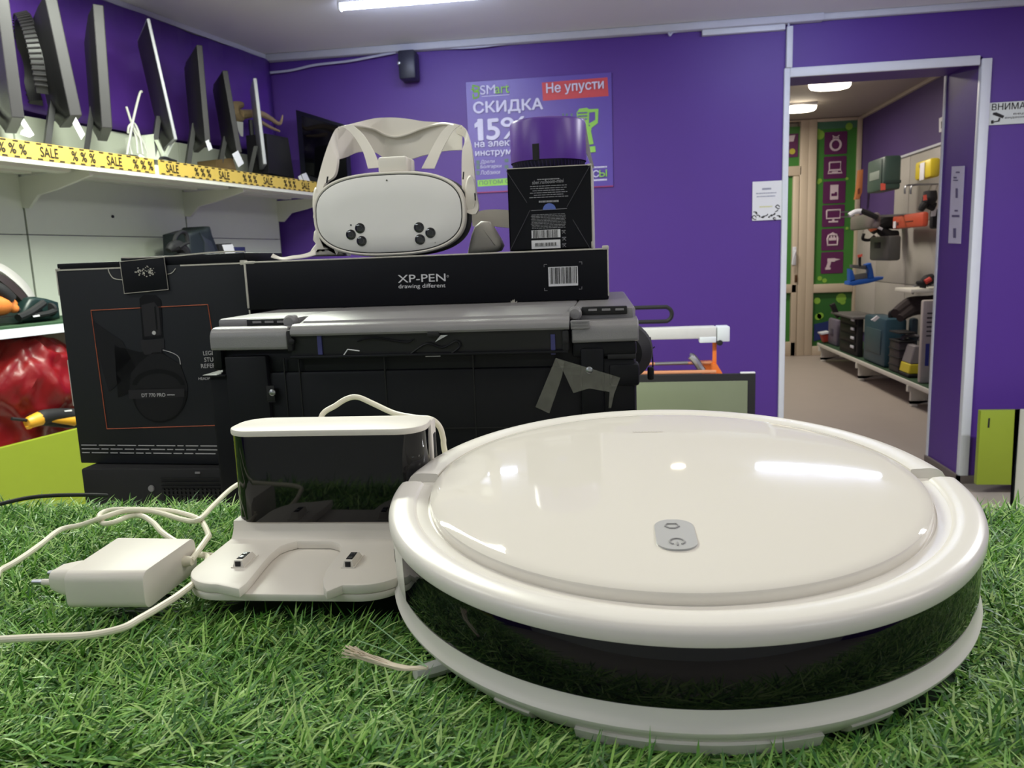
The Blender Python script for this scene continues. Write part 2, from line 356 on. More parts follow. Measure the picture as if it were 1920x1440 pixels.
# ---- turf
def turf():
    # backing sheet that rolls over the front edge
    prof = [(.600, -.222), (.597, -.212), (.585, -.206), (.42, -.204), (.275, -.204), (.264, -.208), (.259, -.218), (.258, -.26)]
    b = B(); b.rings([[(x, y, H+z) for y, z in prof] for x in (-1.1, 1.1)], closed=False, cap=False)
    b.rings([[(x, y+(.004 if y < .262 else 0), H+z-.004) for y, z in prof] for x in (-1.1, 1.1)], closed=False, cap=False)
    base = b.done('artificial_turf', mat('turf_backing', (26, 48, 24), .9, var=.3), smooth=60)
    tag(base, 'bright green artificial turf mat covering the front counter', 'turf', kind='stuff')
    m = bpy.data.materials.new('turf_blades'); m.use_nodes = True; N = m.node_tree.nodes; L = m.node_tree.links; bs = N['Principled BSDF']
    g = N.new('ShaderNodeNewGeometry'); r = N.new('ShaderNodeValToRGB'); e = r.color_ramp.elements
    cols = [(0, (54, 100, 50)), (.3, (88, 144, 60)), (.55, (122, 176, 74)), (.8, (160, 204, 100)), (1, (192, 220, 144))]
    e[0].position = 0; e[0].color = (*lin(cols[0][1]), 1); e[1].position = 1; e[1].color = (*lin(cols[-1][1]), 1)
    for p_, c_ in cols[1:-1]:
        k = e.new(p_); k.color = (*lin(c_), 1)
    L.new(g.outputs['Random Per Island'], r.inputs[0]); L.new(r.outputs[0], bs.inputs['Base Color'])
    bs.inputs['Roughness'].default_value = .42
    x0, x1, y0, y1 = -.80, .80, .256, .600
    n = 175000
    bx = rng.uniform(x0, x1, n); by = rng.uniform(y0, y1, n)
    # keep the pile down beneath things that press on it
    def inside(x, y, cx_, cy_, a, b_): return (np.abs(x-cx_) < a) & (np.abs(y-cy_) < b_)
    press = (np.hypot(bx-.0309, by-.4516) < .157) | inside(bx, by, -.186, .45, .062, .054) | inside(bx, by, -.2865, .408, .021, .027)
    keep = ~press
    bx, by = bx[keep], by[keep]; n = len(bx)
    bz = np.full(n, H-.205)
    front = by < .268; nf = front.sum()
    bz[front] = H-.206-rng.uniform(0, .05, nf)*(rng.random(nf) < .7); by[front] = .259
    L_ = rng.uniform(.012, .028, n); W_ = rng.uniform(.00045, .00085, n)
    near = np.hypot(bx-.0309, by-.4516) < .178; L_[near] *= .62
    th = rng.uniform(0, 2*np.pi, n)+0.0; bias = rng.random(n) < .45; th[bias] = rng.normal(.35, .7, bias.sum())
    lean = np.clip(rng.normal(1.0, .28, n), .15, 1.45); lean[near] = np.clip(lean[near]+.25, .5, 1.5)
    dx, dy = np.cos(th)*np.sin(lean), np.sin(th)*np.sin(lean); dz = np.cos(lean)
    dy[front] = -np.abs(dy[front])-.35; dz[front] *= .5
    curl = rng.uniform(.1, .8, n); sag = L_*curl*.55
    px, py = -np.sin(th), np.cos(th); tw = rng.uniform(-.6, .6, n)
    sx_, sy_, sz_ = px*np.cos(tw), py*np.cos(tw), np.sin(tw)
    V = np.zeros((n, 7, 3), np.float32)
    for k, f in enumerate((0, .36, .7, 1.0)):
        cxk = bx+dx*L_*f*(1+.25*curl*f); cyk = by+dy*L_*f*(1+.25*curl*f); czk = bz+dz*L_*f-sag*f*f
        czk = np.where(front, czk, np.maximum(czk, H-.2035+f*.002))
        wd = W_*(1-.35*f)
        if k < 3:
            V[:, 2*k] = np.stack([cxk-sx_*wd, cyk-sy_*wd, czk-sz_*wd], 1); V[:, 2*k+1] = np.stack([cxk+sx_*wd, cyk+sy_*wd, czk+sz_*wd], 1)
        else: V[:, 6] = np.stack([cxk, cyk, czk], 1)
    me = bpy.data.meshes.new('turf_pile'); me.vertices.add(n*7); me.vertices.foreach_set('co', V.reshape(-1))
    fi = np.array([0, 1, 3, 2, 2, 3, 5, 4, 4, 5, 6])[None, :]+np.arange(n)[:, None]*7
    me.loops.add(n*11); me.loops.foreach_set('vertex_index', fi.reshape(-1).astype(np.int32))
    st = (np.array([0, 4, 8])[None, :]+np.arange(n)[:, None]*11).reshape(-1)
    me.polygons.add(n*3); me.polygons.foreach_set('loop_start', st.astype(np.int32))
    me.polygons.foreach_set('use_smooth', np.ones(n*3, bool)); me.update(calc_edges=True); me.validate()
    me.materials.append(m); me.transform(MW[base.name].inverted())
    o = bpy.data.objects.new('turf_pile', me); COL.objects.link(o); o.parent = base; o['kind'] = 'stuff'
turf()

# ================================================================== ROBOT VACUUM
nR = Vector((-.0085, -.068, 1)).normalized(); exR = Vector((1, 0, .0085)).normalized(); eyR = nR.cross(exR)
RR = Matrix((exR, eyR, nR)).transposed()
rob = thing('robot_vacuum', 'large round white robot vacuum with a black band in the foreground', 'robot vacuum', Vector((.0309, .4516, H-.1793)), RR)
def rp(bb, name, m, **k): return bb.done(name, m, rob, local=True, **k)
b = B().lathe([(0, -.006), (.10, -.0075), (.148, -.0125), (.1545, -.0115), (.1600, -.005), (.1628, -.001), (.1632, .0006), (.1622, .0022), (.1610, .004), (.1606, .0096), (.150, .0096)], 160)
rp(b, 'lower_skirt', M_white)
b = B().lathe([(.150, -.0122), (.1545, -.0150), (.1575, -.0142), (.1605, -.0068), (.155, -.006)], 30, -108, -71); rp(b, 'skid_pad', M_white)
b = B().lathe([(.148, -.012), (.1530, -.0135), (.1575, -.0105), (.1595, -.007), (.154, -.006)], 10, -123, -116); rp(b, 'skid_pad', M_white)
b = B().lathe([(.148, -.012), (.1530, -.0135), (.1575, -.0105), (.1595, -.007), (.154, -.006)], 10, -66, -58); rp(b, 'skid_pad', M_white)
b = B().lathe([(.12, .009), (.1560, .009), (.1565, .040), (.150, .0432), (.136, .0436)], 160); rp(b, 'inner_body', M_white)
o = rp(B().lathe([(.156, .0096), (.1604, .0096), (.1612, .012), (.1612, .0352), (.1604, .0376), (.156, .0376)], 120, -150, -28), 'bumper_band', M_glossblk); o['label'] = 'glossy black band'
for a0, a1 in ((-181, -150.3), (-27.7, 1)):
    rp(B().lathe([(.156, .0096), (.1606, .0096), (.1612, .012), (.1612, .0352), (.1606, .0378), (.156, .0378)], 24, a0, a1), 'bumper_cheek', M_white)
rp(B().lathe([(.152, .0377), (.1606, .0377), (.1621, .0382), (.1626, .0392), (.1627, .0432), (.1621, .0450), (.1606, .0465), (.1580, .0472), (.1530, .0474), (.1490, .0470), (.1476, .0461), (.1468, .0451), (.1425, .0446), (.1405, .0440), (.1405, .042)], 140, -181, 1), 'bumper_rim', M_white)
rp(B().lathe([(.152, .0096), (.1604, .0096), (.1614, .014), (.1614, .038), (.1606, .0432), (.1584, .0468), (.1550, .0487), (.1510, .0492), (.1415, .0490), (.1405, .0486), (.1405, .042)], 140, 4.5, 175.5), 'rear_rim', M_white)
rp(B().lathe([(0, .0524), (.03, .05235), (.07, .0520), (.10, .05145), (.12, .0508), (.132, .0502), (.1365, .0498), (.1384, .0490), (.1390, .0478), (.1393, .0425)], 160), 'top_cover', mat('robot_lid_white', (232, 226, 217), .035, var=.005))
pn = rrect(-.0112, .0078, -.1035, -.0690, .0085, 8)
zt = .0523
pb = rp(B().prism([(x, y, zt-.0012) for x, y in pn], (0, 0, .0012)), 'button_panel', mat('button_grey', (188, 187, 187), .3)); pb['label'] = 'light grey button pill'
MW[pb.name] = MW['robot_vacuum']
M_icon = mat('icon_grey', (158, 156, 156), .5)
b = B(); ct = Vector((-.0017, -.0955, zt+.0002))
b.tube([ct+Vector((.0034*math.cos(a), .0034*math.sin(a), 0)) for a in [math.radians(-55+k*290/14) for k in range(15)]], .0004, n=6, smooth=2); b.tube([ct+Vector((0, -.0042, 0)), ct+Vector((0, -.001, 0))], .0004, n=6, smooth=0)
b.done('power_icon', M_icon, pb, local=True)
ct = Vector((-.0027, -.0775, zt+.0002)); b = B(); hp = [(-.0024, .0026), (.0024, .0026), (.0034, -.0004), (.0014, -.0026), (-.0014, -.0026), (-.0034, -.0004), (-.0024, .0026)]
b.tube([ct+Vector((x, y, 0)) for x, y in hp], .0004, n=6, smooth=0); b.done('home_icon', M_icon, pb, local=True)
b = B(); letter(b, 'xiaomi', (.004, .0865, .0520), (-.021, 0, 0), (0, -.0042, 0), .0002, .0); rp(b, 'lettering', mat('faint_mark', (219, 213, 205), .2))
rp(B().lathe([(.1600, .0215), (.1614, .0215), (.1614, .0285), (.1600, .0285)], 2, -160.6, -160.0), 'slot', M_dark)
# side brush peeping out on the left
sb = Vector((-.1215, -.106, -.011))
br = B().tube([sb+Vector((.022, .012, .002)), sb, sb+Vector((-.0075, -.0055, .0012))], [.0045, .004, .0032], n=8); arm = rp(br, 'side_brush', mat('brush_arm_white', (214, 214, 210), .4))
MW[arm.name] = MW['robot_vacuum']
b = B(); r_ = random.Random(4)
tip0 = sb+Vector((-.0065, -.005, .0012))
def rpx(x, y, z):     # pixel onto a height above the turf, in robot coordinates
    return MW['robot_vacuum'].inverted() @ atz(x, y, z)
A0 = rpx(800, 1252, -.180); A1 = rpx(752, 1252, -.181); A2 = rpx(702, 1237, -.179); A3 = rpx(655, 1221, -.174)
for k in range(46):
    j = lambda s: Vector((r_.uniform(-s, s), r_.uniform(-s, s)*1.2, r_.uniform(-s, s)*.5))
    b.tube([A0+j(.0007), A1+j(.0011), A2+j(.0015), A3+j(.003)], [.0004, .0004, .00036, .00022], n=5, smooth=4)
b.done('bristles', mat('cream_bristles', (226, 212, 190), .5, var=.1), arm, local=True)
b = B()
for q in (((800, 1250, -.179), (740, 1200, -.172), (693, 1163, -.166)), ((800, 1250, -.179), (730, 1222, -.175), (668, 1200, -.170))):
    b.tube([rpx(*p) for p in q], .00026, n=5)
b.done('stray_bristle', mat('pale_green_bristle', (150, 190, 140), .5), arm, local=True)

# ================================================================== CHARGING DOCK
DM = Matrix.Rotation(math.radians(1.5), 3, 'Z')
dk = thing('charging_dock', 'white charging dock with a glossy black face left of the robot', 'charging dock', (-.186, .45, H-.186), DM)
def dp(bb, n, m, **k): return bb.done(n, m, dk, local=True, **k)
hw = .0665                               # half width; local y: front plate edge -.059, column from .014 to .058
plate = rrect(-hw, hw, -.0585, .058, .026, 10)
dp(B().prism([(x, y, 0) for x, y in plate], (0, 0, .0045), bev=.001), 'base_plate', M_whitem)
# raised pads either side of the channel
def dl(x, y, z=-.1757): p = MW['charging_dock'].inverted() @ atz(x, y, z); return (p.x, p.y)
arcL = [(-hw+.026-.026*math.cos(a), -.0325-.026*math.sin(a)) for a in [math.radians(90*k/10) for k in range(11)]]
arcR = [(hw-.026+.026*math.sin(a), -.0325-.026*math.cos(a)) for a in [math.radians(90*k/10) for k in range(11)]]
edL = [dl(*p) for p in ((448, 1104), (462, 1093), (478, 1074), (494, 1054), (509, 1037), (525, 1024), (540, 1018), (557, 1014))]
edR = [dl(*p) for p in ((619, 1014), (634, 1018), (641, 1026), (636, 1036), (622, 1052), (610, 1070), (605, 1086), (606, 1099), (612, 1109))]
edR.append((dl(628, 1115)[0], -.0585))
padL = [(-hw, .02)]+arcL+edL+[(edL[-1][0], .02)]
padR = [(edL[-1][0], .02)]+[edL[-1]]+edR+arcR+[(hw, .02)]
for nm, pd in (('contact_pad', padL), ('contact_pad', padR)):
    dp(B().prism([(x, y, .0045) for x, y in pd], (0, 0, .0058), bev=.0012, seg=2), nm, M_whitem)
# sloping foot between plate and column
b = B(); b.rings([[(x, y, z) for x in (-hw+.001, hw-.001)] for y, z in ((.010, .0095), (.014, .0110), (.017, .0150), (.0185, .021), (.058, .021), (.058, .004))], closed=False, cap=False)
b.box((-hw+.0008, .0185, .004), (hw-.0008, .057, .0215), .002); dp(b, 'foot', M_whitem)
col = rrect(-hw+.0012, hw-.0012, .0165, .056, .016, 10)
sc_ = [p for p in col if p[1] < .046]
dp(B().prism([(x, y, .0205) for x, y in col], (0, 0, .0585), bev=0), 'display_window', M_glossblk)['label'] = 'glossy black face'
dp(B().box((-hw, .044, .004), (hw, .0585, .0815), .002), 'back_shell', M_whitem)
b = B().box((hw-.002, .047, .045), (hw+.0004, .0555, .072), .003, seg=3); dp(b, 'side_slot', M_dark)
cap = rrect(-hw, hw, .0148, .0585, .0175, 10)
dp(B().prism([(x, y, .0785) for x, y in cap], (0, 0, .0042), bev=.0011), 'top_cap', M_whitem)
for x, y in ((-.0385, -.026), (.0290, -.026)):
    c = B(); c.prism([(x-.0042, y-.0095, .0103), (x+.0042, y-.0095, .0103), (x+.0042, y+.0105, .0103), (x-.0042, y+.0105, .0103)], (0, 0, .0006))
    c.rings([[(x-.0033, y-.009, .0105), (x+.0033, y-.009, .0105), (x+.0033, y+.0095, .0105), (x-.0033, y+.0095, .0105)], [(x-.0024, y-.0083, .0146), (x+.0024, y-.0083, .0146), (x+.0024, y+.006, .0146), (x-.0024, y+.006, .0146)]])
    cb = dp(c, 'charging_contact', M_whitem)
    k = B(); k.box((x-.0016, y-.0092, .0112), (x+.0016, y-.0084, .0140)); k.box((x-.0019, y-.006, .0144), (x+.0019, y+.0045, .0149))
    k.done('contact_slot', M_dark, cb, local=True)
    k = B(); k.cyl((x, y-.0035, .0146), (x, y-.0035, .0154), .0013, n=12); k.cyl((x, y+.0015, .0146), (x, y+.0015, .0154), .0013, n=12); k.done('contact_pin', M_steel, cb, local=True)

# ================================================================== POWER ADAPTER WITH ITS CABLE
ad = thing('power_adapter', 'white plug-in power adapter lying on the turf with its cream cable', 'power adapter', (-.287, .408, H-.188))
b = B(); bm = bmesh.new(); bmesh.ops.create_cube(bm, size=1)
c4 = [(-.3085, .377), (-.2618, .379), (-.2630, .437), (-.3135, .4375)]
for v in bm.verts:
    i = (0 if v.co.x < 0 else 1) if v.co.y < 0 else (3 if v.co.x < 0 else 2)
    v.co = Vector((*c4[i], H-.1872 if v.co.z < 0 else H-.1650))
bmesh.ops.bevel(bm, geom=[e for e in bm.edges if abs((e.verts[0].co-e.verts[1].co).normalized().x) > .9], offset=.0055, segments=5, profile=.5, affect='EDGES')
bmesh.ops.bevel(bm, geom=[e for e in bm.edges if e.calc_face_angle(0) > .6], offset=.0006, segments=2, profile=.5, affect='EDGES')
b.bm(bm).done('body', M_whitem, ad)
b = B(); b.rings([[(-.3075, y, z+H) for y, z in rrect(.3835, .4065, -.184, -.1668, .005, 4)], [(-.318, y, z+H) for y, z in rrect(.3845, .4055, -.1832, -.1676, .005, 4)], [(-.3255, y, z+H) for y, z in rrect(.3865, .4035, -.181, -.1690, .004, 4)]]); b.done('plug', M_whitem, ad)
for y in (.3885, .4015):
    b = B(); b.cyl((-.3255, y, H-.1755), (-.331, y, H-.1755), .0019, mi=0); b.cyl((-.331, y, H-.1755), (-.3375, y, H-.1755), .0019, .0015, mi=1); b.done('prong', (M_whitem, M_steel), ad)
b = B(); b.cyl((-.2635, .4225, H-.1755), (-.2575, .4225, H-.1755), .0036, .0026); b.done('strain_relief', M_cable, ad)
zc = -.1795
def C(x, y, z=zc): return atz(x, y, z)
s1 = [Vector((-.2585, .4225, H-.1755)), C(388, 1010, -.1745), C(391, 1003, -.176), C(383, 985), C(374, 974), C(350, 965), C(320, 958), C(280, 956), C(235, 955), C(205, 957), C(188, 964), C(187, 974), C(196, 982), C(215, 979), C(240, 969), C(265, 967), C(288, 981), C(310, 1003, -.176)]
s1 += [Vector((-.272, .452, H-.182)), Vector((-.258, .450, H-.183)), C(372, 1040, -.182), C(389, 1044, -.180), C(386, 1060), C(378, 1080), C(340, 1112), C(300, 1138), C(262, 1160), C(228, 1178), C(165, 1191), C(80, 1195), C(0, 1199), C(-60, 1202)]
s1 += [Vector((-.42, .36, H+zc)), Vector((-.52, .40, H+zc)), Vector((-.47, .43, H+zc)), C(-30, 1085)]
s1 += [C(0, 1070), C(35, 1050), C(75, 1022), C(112, 994), C(150, 985), C(188, 972, -.176), C(225, 960, -.1755), C(260, 957, -.176), C(300, 962), C(345, 975), C(372, 975, -.176), C(400, 948), C(434, 916), C(470, 895)]
B().tube(s1, .00195, n=10, smooth=5).done('cable', M_cable, ad)
ck = thing('dock_cable', 'cream cable arching up behind the charging dock', 'cable', (-.17, .53, H-.19))
def Cy(x, y, Y): return at(x, y, Y)
B().tube([Vector((-.20, .509, H-.165)), Vector((-.205, .523, H-.130)), Cy(602, 783, .535), Cy(630, 760, .545), Cy(652, 747, .55), Cy(672, 745, .55), Cy(700, 757, .545), Cy(740, 775, .535), Cy(780, 783, .525), Cy(808, 786, .52), Cy(824, 800, .52), Cy(831, 822, .52), Cy(835, 850, .52), Vector((-.108, .52, H-.175))], .00205, n=10).done('cable', M_cable, ck)
tag(B().tube([C(-30, 952, -.178), C(0, 945, -.178), C(50, 934, -.178), C(100, 929, -.178), C(165, 928, -.179), C(200, 929, -.184)], .0017, n=8).done('thin_cable', M_dark), 'thin black cable lying across the turf at the left edge', 'cable')

# ================================================================== HEADPHONE BOX AND THE BLACK UNIT UNDER IT
dv = thing('electronics_unit', 'flat black electronic unit under the headphone box', 'electronics', (-.57, 1.0, H-.31))
B().box((-.715, .932, H-.31), (-.432, 1.10, H-.2575), .003).done('case', M_dark, dv)
b = B()
for i in range(26): b.box((-.60+i*.006, .9305, H-.302), (-.5965+i*.006, .9325, H-.285), 0)
for i in range(5): b.box((-.60, .9300, H-.272-i*.0055), (-.44, .9325, H-.2705-i*.0055))
b.done('vent', mat('vent_black', (8, 8, 9), .6), dv)
b = B(); b.lathe([(0, .002), (.004, .002), (.0045, 0)], 16, M=Matrix.Translation((-.615, .932, H-.285)) @ FACE); b.done('screw', M_grey, dv); B().box((-.55, .9305, H-.2645), (-.543, .9322, H-.262)).done('indicator', M_grey, dv)

HBR = Matrix.Rotation(math.radians(-3.0), 3, 'Z')
HBO = Vector((-.7325, .957, H-.2565))
hb = thing('headphone_box', 'tall black cardboard headphone box with a thin orange outline, left of the printer', 'box', HBO, HBR @ Matrix.Diagonal((1.236, 1, 1.152)))
W_, HT, DP = .2215, .2305, .105
def hp_(bb, n, m, **k): return bb.done(n, m, hb, local=True, **k)
b = B(); b.box((0, 0, .0), (W_, DP, HT), .0012, mi=0); hp_(b, 'carton', mat('charcoal_card', (33, 35, 40), .5, var=.1, nscale=9, spec=.25))
b = B()       # worn white edges
for x0, x1, z in ((0, .082, HT-.001), (.148, W_, HT-.001)): b.box((x0, -.0006, z-.0007), (x1, .001, z+.0009))
b.box((-.0004, -.0004, HT-.03), (.0008, .0008, HT+.001)); b.box((-.0003, -.0003, .07), (.0005, .0005, .125)); b.box((-.0003, DP*.3, HT-.0008), (.0012, DP, HT+.0006)); b.box((W_-.0008, -.0006, .10), (W_+.0008, .001, HT))
b.box((W_-.006, -.0008, HT-.003), (W_+.001, .004, HT+.0022), .0008); b.box((-.0006, -.0006, HT-.002), (.004, .003, HT+.0012), .0006)
hp_(b, 'worn_edge', M_cardedge)
b = B(); b.box((.001, .0015, HT), (.080, DP-.001, HT+.0065), .001); b.box((.078, .002, HT), (W_-.001, DP-.001, HT+.0105), .001)
hp_(b, 'lid', M_card)
b = B(); b.rings([[(x, y, HT+.0115+.0015*math.sin(x*40)) for y in (.002, .0035)] + [(x, y, HT+.0100+.0015*math.sin(x*40)) for y in (.0035, .002)] for x in np.linspace(.079, W_-.001, 16)]); hp_(b, 'lid_edge', M_cardedge)
tb = hp_(B().prism([(.0795, -.0022, HT+.006), (.0805, -.0022, HT-.030), (.1325, -.0022, HT-.027), (.1315, -.0022, HT+.009)], (0, .002, 0), bev=.0005), 'closing_tab', M_card)
b = B(); E_ = [(.0795, HT+.006), (.0805, HT-.030), (.1325, HT-.027), (.1315, HT+.009), (.0795, HT+.006)]
b.tube([(x, -.0024, z) for x, z in E_], .00035, n=5, smooth=0)
b.tube([(.0635, -.0006, HT-.0005), (.0645, -.0006, HT-.006), (.0690, -.0006, HT-.0125), (.0795, -.0006, HT-.0145)], .0005, n=5); b.tube([(.1325, -.0006, HT-.010), (.138, -.0006, HT-.0085), (.1425, -.0006, HT-.004)], .0004, n=5)
r_ = random.Random(2)
for k in range(46):
    a = r_.uniform(0, 6.28); rr = .009*math.sqrt(r_.random()); x, z = .108+rr*1.3*math.cos(a), HT-.006+rr*.7*math.sin(a); s_ = r_.uniform(.0003, .0008)
    b.box((x-s_, -.0027, z-s_), (x+s_*r_.uniform(.5, 2), -.0023, z+s_))
b.done('worn_edge', M_cardedge, tb, local=True)
# orange outline, pixel corners of the photo on the carton face
def hx(x, y):
    n = HBR @ Vector((0, 1, 0)); o = HBO; d = ray(x, y); t = n.dot(o-ORG)/n.dot(d)
    return MW['headphone_box'].inverted() @ (ORG+d*t)
b = B(); cs = [hx(*p) for p in ((171, 582), (390, 571), (425, 797), (201, 804))]
for i in range(4):
    p, q = cs[i], cs[(i+1) % 4]; p.y = q.y = -.0005; b.tube([p, q], .00042, n=4, smooth=0)
hp_(b, 'orange_outline', M_orange_ink)['label'] = 'thin orange printed rectangle'
# printed headphones
M_ph = mat('headphone_print_dark', (17, 17, 20), .4, spec=.25); M_ph2 = mat('headphone_print_grey', (44, 43, 46), .4, spec=.25); M_ph3 = mat('headphone_print_mid', (31, 31, 34), .4, spec=.25)
def hpoly(b, pts, lay, mi=0):
    ps = [hx(*p) for p in pts]; b.add([(p.x, -.0004-.00022*lay, p.z) for p in ps], [tuple(range(len(ps)))], mi); return b
def hell(cx_, cy_, rx, ry, a0=0, a1=360, n=28): return [(cx_+rx*math.cos(math.radians(a0+(a1-a0)*k/n)), cy_+ry*math.sin(math.radians(a0+(a1-a0)*k/n))) for k in range(n if a1-a0 >= 360 else n+1)]
b = B()
hpoly(b, [(215, 648), (262, 660), (300, 655), (340, 690), (335, 735), (245, 735), (222, 745), (218, 700)], 1, 0)
hpoly(b, [(172, 600), (230, 640), (255, 690), (205, 735), (178, 640)], 1, 2)
hpoly(b, [(262, 560), (270, 553), (292, 553), (302, 562), (306, 632), (268, 636)], 2, 0); hpoly(b, [(266, 572), (290, 566), (299, 578), (303, 628), (272, 631)], 3, 1)
hpoly(b, [(290, 575), (293, 574), (297, 618), (294, 618)], 4, 0)
hpoly(b, [(264, 638), (308, 635), (309, 652), (304, 654), (303, 663), (272, 655+10), (266, 654)], 2, 1)
hpoly(b, [(288, 660), (300, 660), (338, 682), (352, 722), (352, 735), (243, 738), (246, 700), (262, 680)], 2, 2)
hpoly(b, hell(298, 722, 49, 30, 180, 360), 3, 0); hpoly(b, hell(299, 728, 42, 28, 180, 360), 4, 2); hpoly(b, hell(300, 732, 52, 60, 0, 180), 3, 0); hpoly(b, hell(300, 745, 45, 44, 0, 180), 4, 2)
hpoly(b, [(242, 731), (347, 728), (347, 744), (243, 748)], 5, 1)
hp_(b, 'printed_headphones', (M_ph, M_ph2, M_ph3), smooth=0)
b = B(); c = hx(290, 624); b.lathe([(0, .0003), (.0022, .0003), (.0023, 0)], 16, M=Matrix.Translation((c.x, -.0014, c.z)) @ FACE)
q = [hx(*p) for p in ((306, 656), (325, 662), (336, 670), (339, 683))]; b.tube([(p.x, -.0008, p.z) for p in q], .00035, n=5)
def hl(b, t, L, R, hpx, bold=.01):
    p, q, u = hx(*L), hx(*R), hx(L[0], L[1]-hpx); p.y = q.y = -.0018; letter(b, t, p, q-p, (0, 0, u.z-p.z), .0002, bold)
hl(b, 'DT 770 PRO', (268, 744), (312, 743), 6.5, .012); b.tube([Vector((hx(315, 740).x, -.0018, hx(315, 740).z)), Vector((hx(329, 740).x, -.0018, hx(329, 740).z))], .0004, n=4, smooth=0)
hl(b, 'LEGENDARY', (383, 666), (436, 664), 8, 0); hl(b, 'STUDIO', (385, 678), (420, 677), 8, 0); hl(b, 'REFERENCE', (379, 690), (432, 688), 8, 0); hl(b, 'HEADPHONES', (374, 712), (418, 711), 5, 0)
p, q, u = hx(156, 869), hx(420, 874), hx(156, 848)
bars(b, (p.x+.001, -.0006, .011), (q.x-p.x, 0, -.0), (0, 0, u.z-p.z), 3, seed=5, fill=.22, ragged=.03, centre=False)
hp_(b, 'lettering', mat('box_print', (198, 196, 198), .6), smooth=0)

# ================================================================== PRINTER
pr = thing('printer', 'dark grey multifunction printer seen from behind under the tablet box', 'printer', (-.2, .95, H-.31))
YP = .765
def PX(x0, y0, x1, y1, Y=YP):
    a, c = at(x0, y0, Y), at(x1, y1, Y); return min(a.x, c.x), max(a.x, c.x), min(a.z, c.z), max(a.z, c.z)
XL, XR = -.4255, .0236
zled = at(385, 700, YP).z
# lower body
B().box((XL, YP, H-.309), (-.004, 1.14, zled), .004).done('lower_body', M_blk, pr)
B().box((XL+.012, YP+.004, zled-.02), (XR, 1.14, H-.0775), .006).done('upper_body', M_blk, pr)
b = B(); b.box((-.02, YP-.003, at(1150, 792, YP).z-.02), (XR+.0, 1.10, at(1190, 668, YP).z), .006); b.done('side_block', M_blk, pr)
# seams and panels on the back
b = B()
for x in (534, 562, 722, 888):
    x0, _, _, _ = PX(x, 700, x, 700); b.box((x0-.0006, YP-.0008, H-.305), (x0+.0006, YP+.001, at(700, 668, YP).z))
x0, x1, z0, z1 = PX(850, 801, 1000, 801); b.box((x0-.2, YP-.0012, z0-.0006), (x1+.03, YP, z0+.0006)); b.done('seam', mat('seam_black', (8, 8, 10), .6), pr)
x0, x1, z0, z1 = PX(424, 668, 522, 900); b = B(); b.box((x0, YP-.005, H-.309), (x1, YP+.01, z1), .002); lp = b.done('rear_cover', M_blk, pr)
def screw(px, py, par):
    c = at(px, py, YP-.006); k = B(); k.lathe([(0, .0022), (.0022, .0021), (.0034, .0012), (.0036, 0)], 20, M=Matrix.Translation(c) @ FACE); s_ = k.done('screw', M_steel, par); return s_
screw(511, 736, lp)
b = B(); x0, x1, z0, z1 = PX(503, 722, 520, 750); b.box((x0, YP-.0056, z0), (x1, YP-.005, z1), .0002); b.box((x0+.001, YP-.006, z0-.0012), (x1, YP-.005, z0-.0004)); b.done('screw_recess', M_dark, lp)
x0, x1, z0, z1 = PX(1088, 652, 1134, 760); b = B(); b.box((x0, YP-.006, z0-.02), (x1, YP+.01, z1), .003); rc = b.done('rear_cover', M_blk, pr)
screw(1105, 694, rc)
x0, x1, z0, z1 = PX(1139, 664, 1196, 672); B().box((x0, YP-.0038, z0), (x1-.002, YP+.004, z1), .001).done('recess', M_dark, pr)
x0, x1, z0, z1 = PX(1142, 682, 1199, 722); B().box((x0, YP-.006, z0), (x1, YP+.02, z1), .003).done('side_ledge', M_blk, pr)
x0, x1, z0, z1 = PX(384, 690, 428, 702); b = B(); b.box((x0-.001, YP-.006, z0-.002), (x1, YP+.03, z0+.0005), .001); b.done('ledge', M_blk, pr)
# paper slot under the flap
x0, x1, z0, z1 = PX(546, 628, 1066, 655); z0 = at(546, 668, YP).z
b = B(); b.box((x0, YP-.002, z0), (x1, YP+.006, z1+.004)); b.done('paper_slot', mat('slot_black', (5, 5, 9), .5), pr)
b = B(); b.box((x0, YP-.008, z0-.002), (x1, YP+.002, z0+.0008), .0008); b.done('slot_lip', M_blk, pr)
b = B()
for p0, p1 in ((597, 607), (1033, 1042)):
    a, c, z2, z3 = PX(p0, 634, p1, 662); b = B(); b.box((a, YP-.004, z2-.001), (c, YP-.002, z3+.004)); b.done('blue_strip', mat('blue_strip', (66, 66, 128), .5), pr)
b = B()
q = [at(644, 667, YP-.006), at(652, 655, YP-.006), at(674, 658, YP-.006)]; b.tube(q, .0006, n=5, smooth=0)
a, c, z2, z3 = PX(800, 661, 828, 667); b.box((a, YP-.006, z2), (c, YP-.005, z2+.001)); a, c, z2, z3 = PX(817, 628, 842, 640); b.prism([(a, YP-.005, z2), (a+.006, YP-.005, z3), (c, YP-.005, z3)], (0, .001, 0)); b.done('bracket', M_paper, pr)
b = B(); b.tube([at(770, 664, YP-.005), at(800, 645, YP-.005), at(830, 652, YP-.005), at(855, 640, YP-.005), at(862, 650, YP-.005), at(845, 664, YP-.005)], .0012, n=6); b.tube([at(670, 640, YP-.005), at(700, 634, YP-.005), at(760, 642, YP-.005), at(775, 636, YP-.005)], .001, n=6); b.done('inner_cable', M_blk, pr)
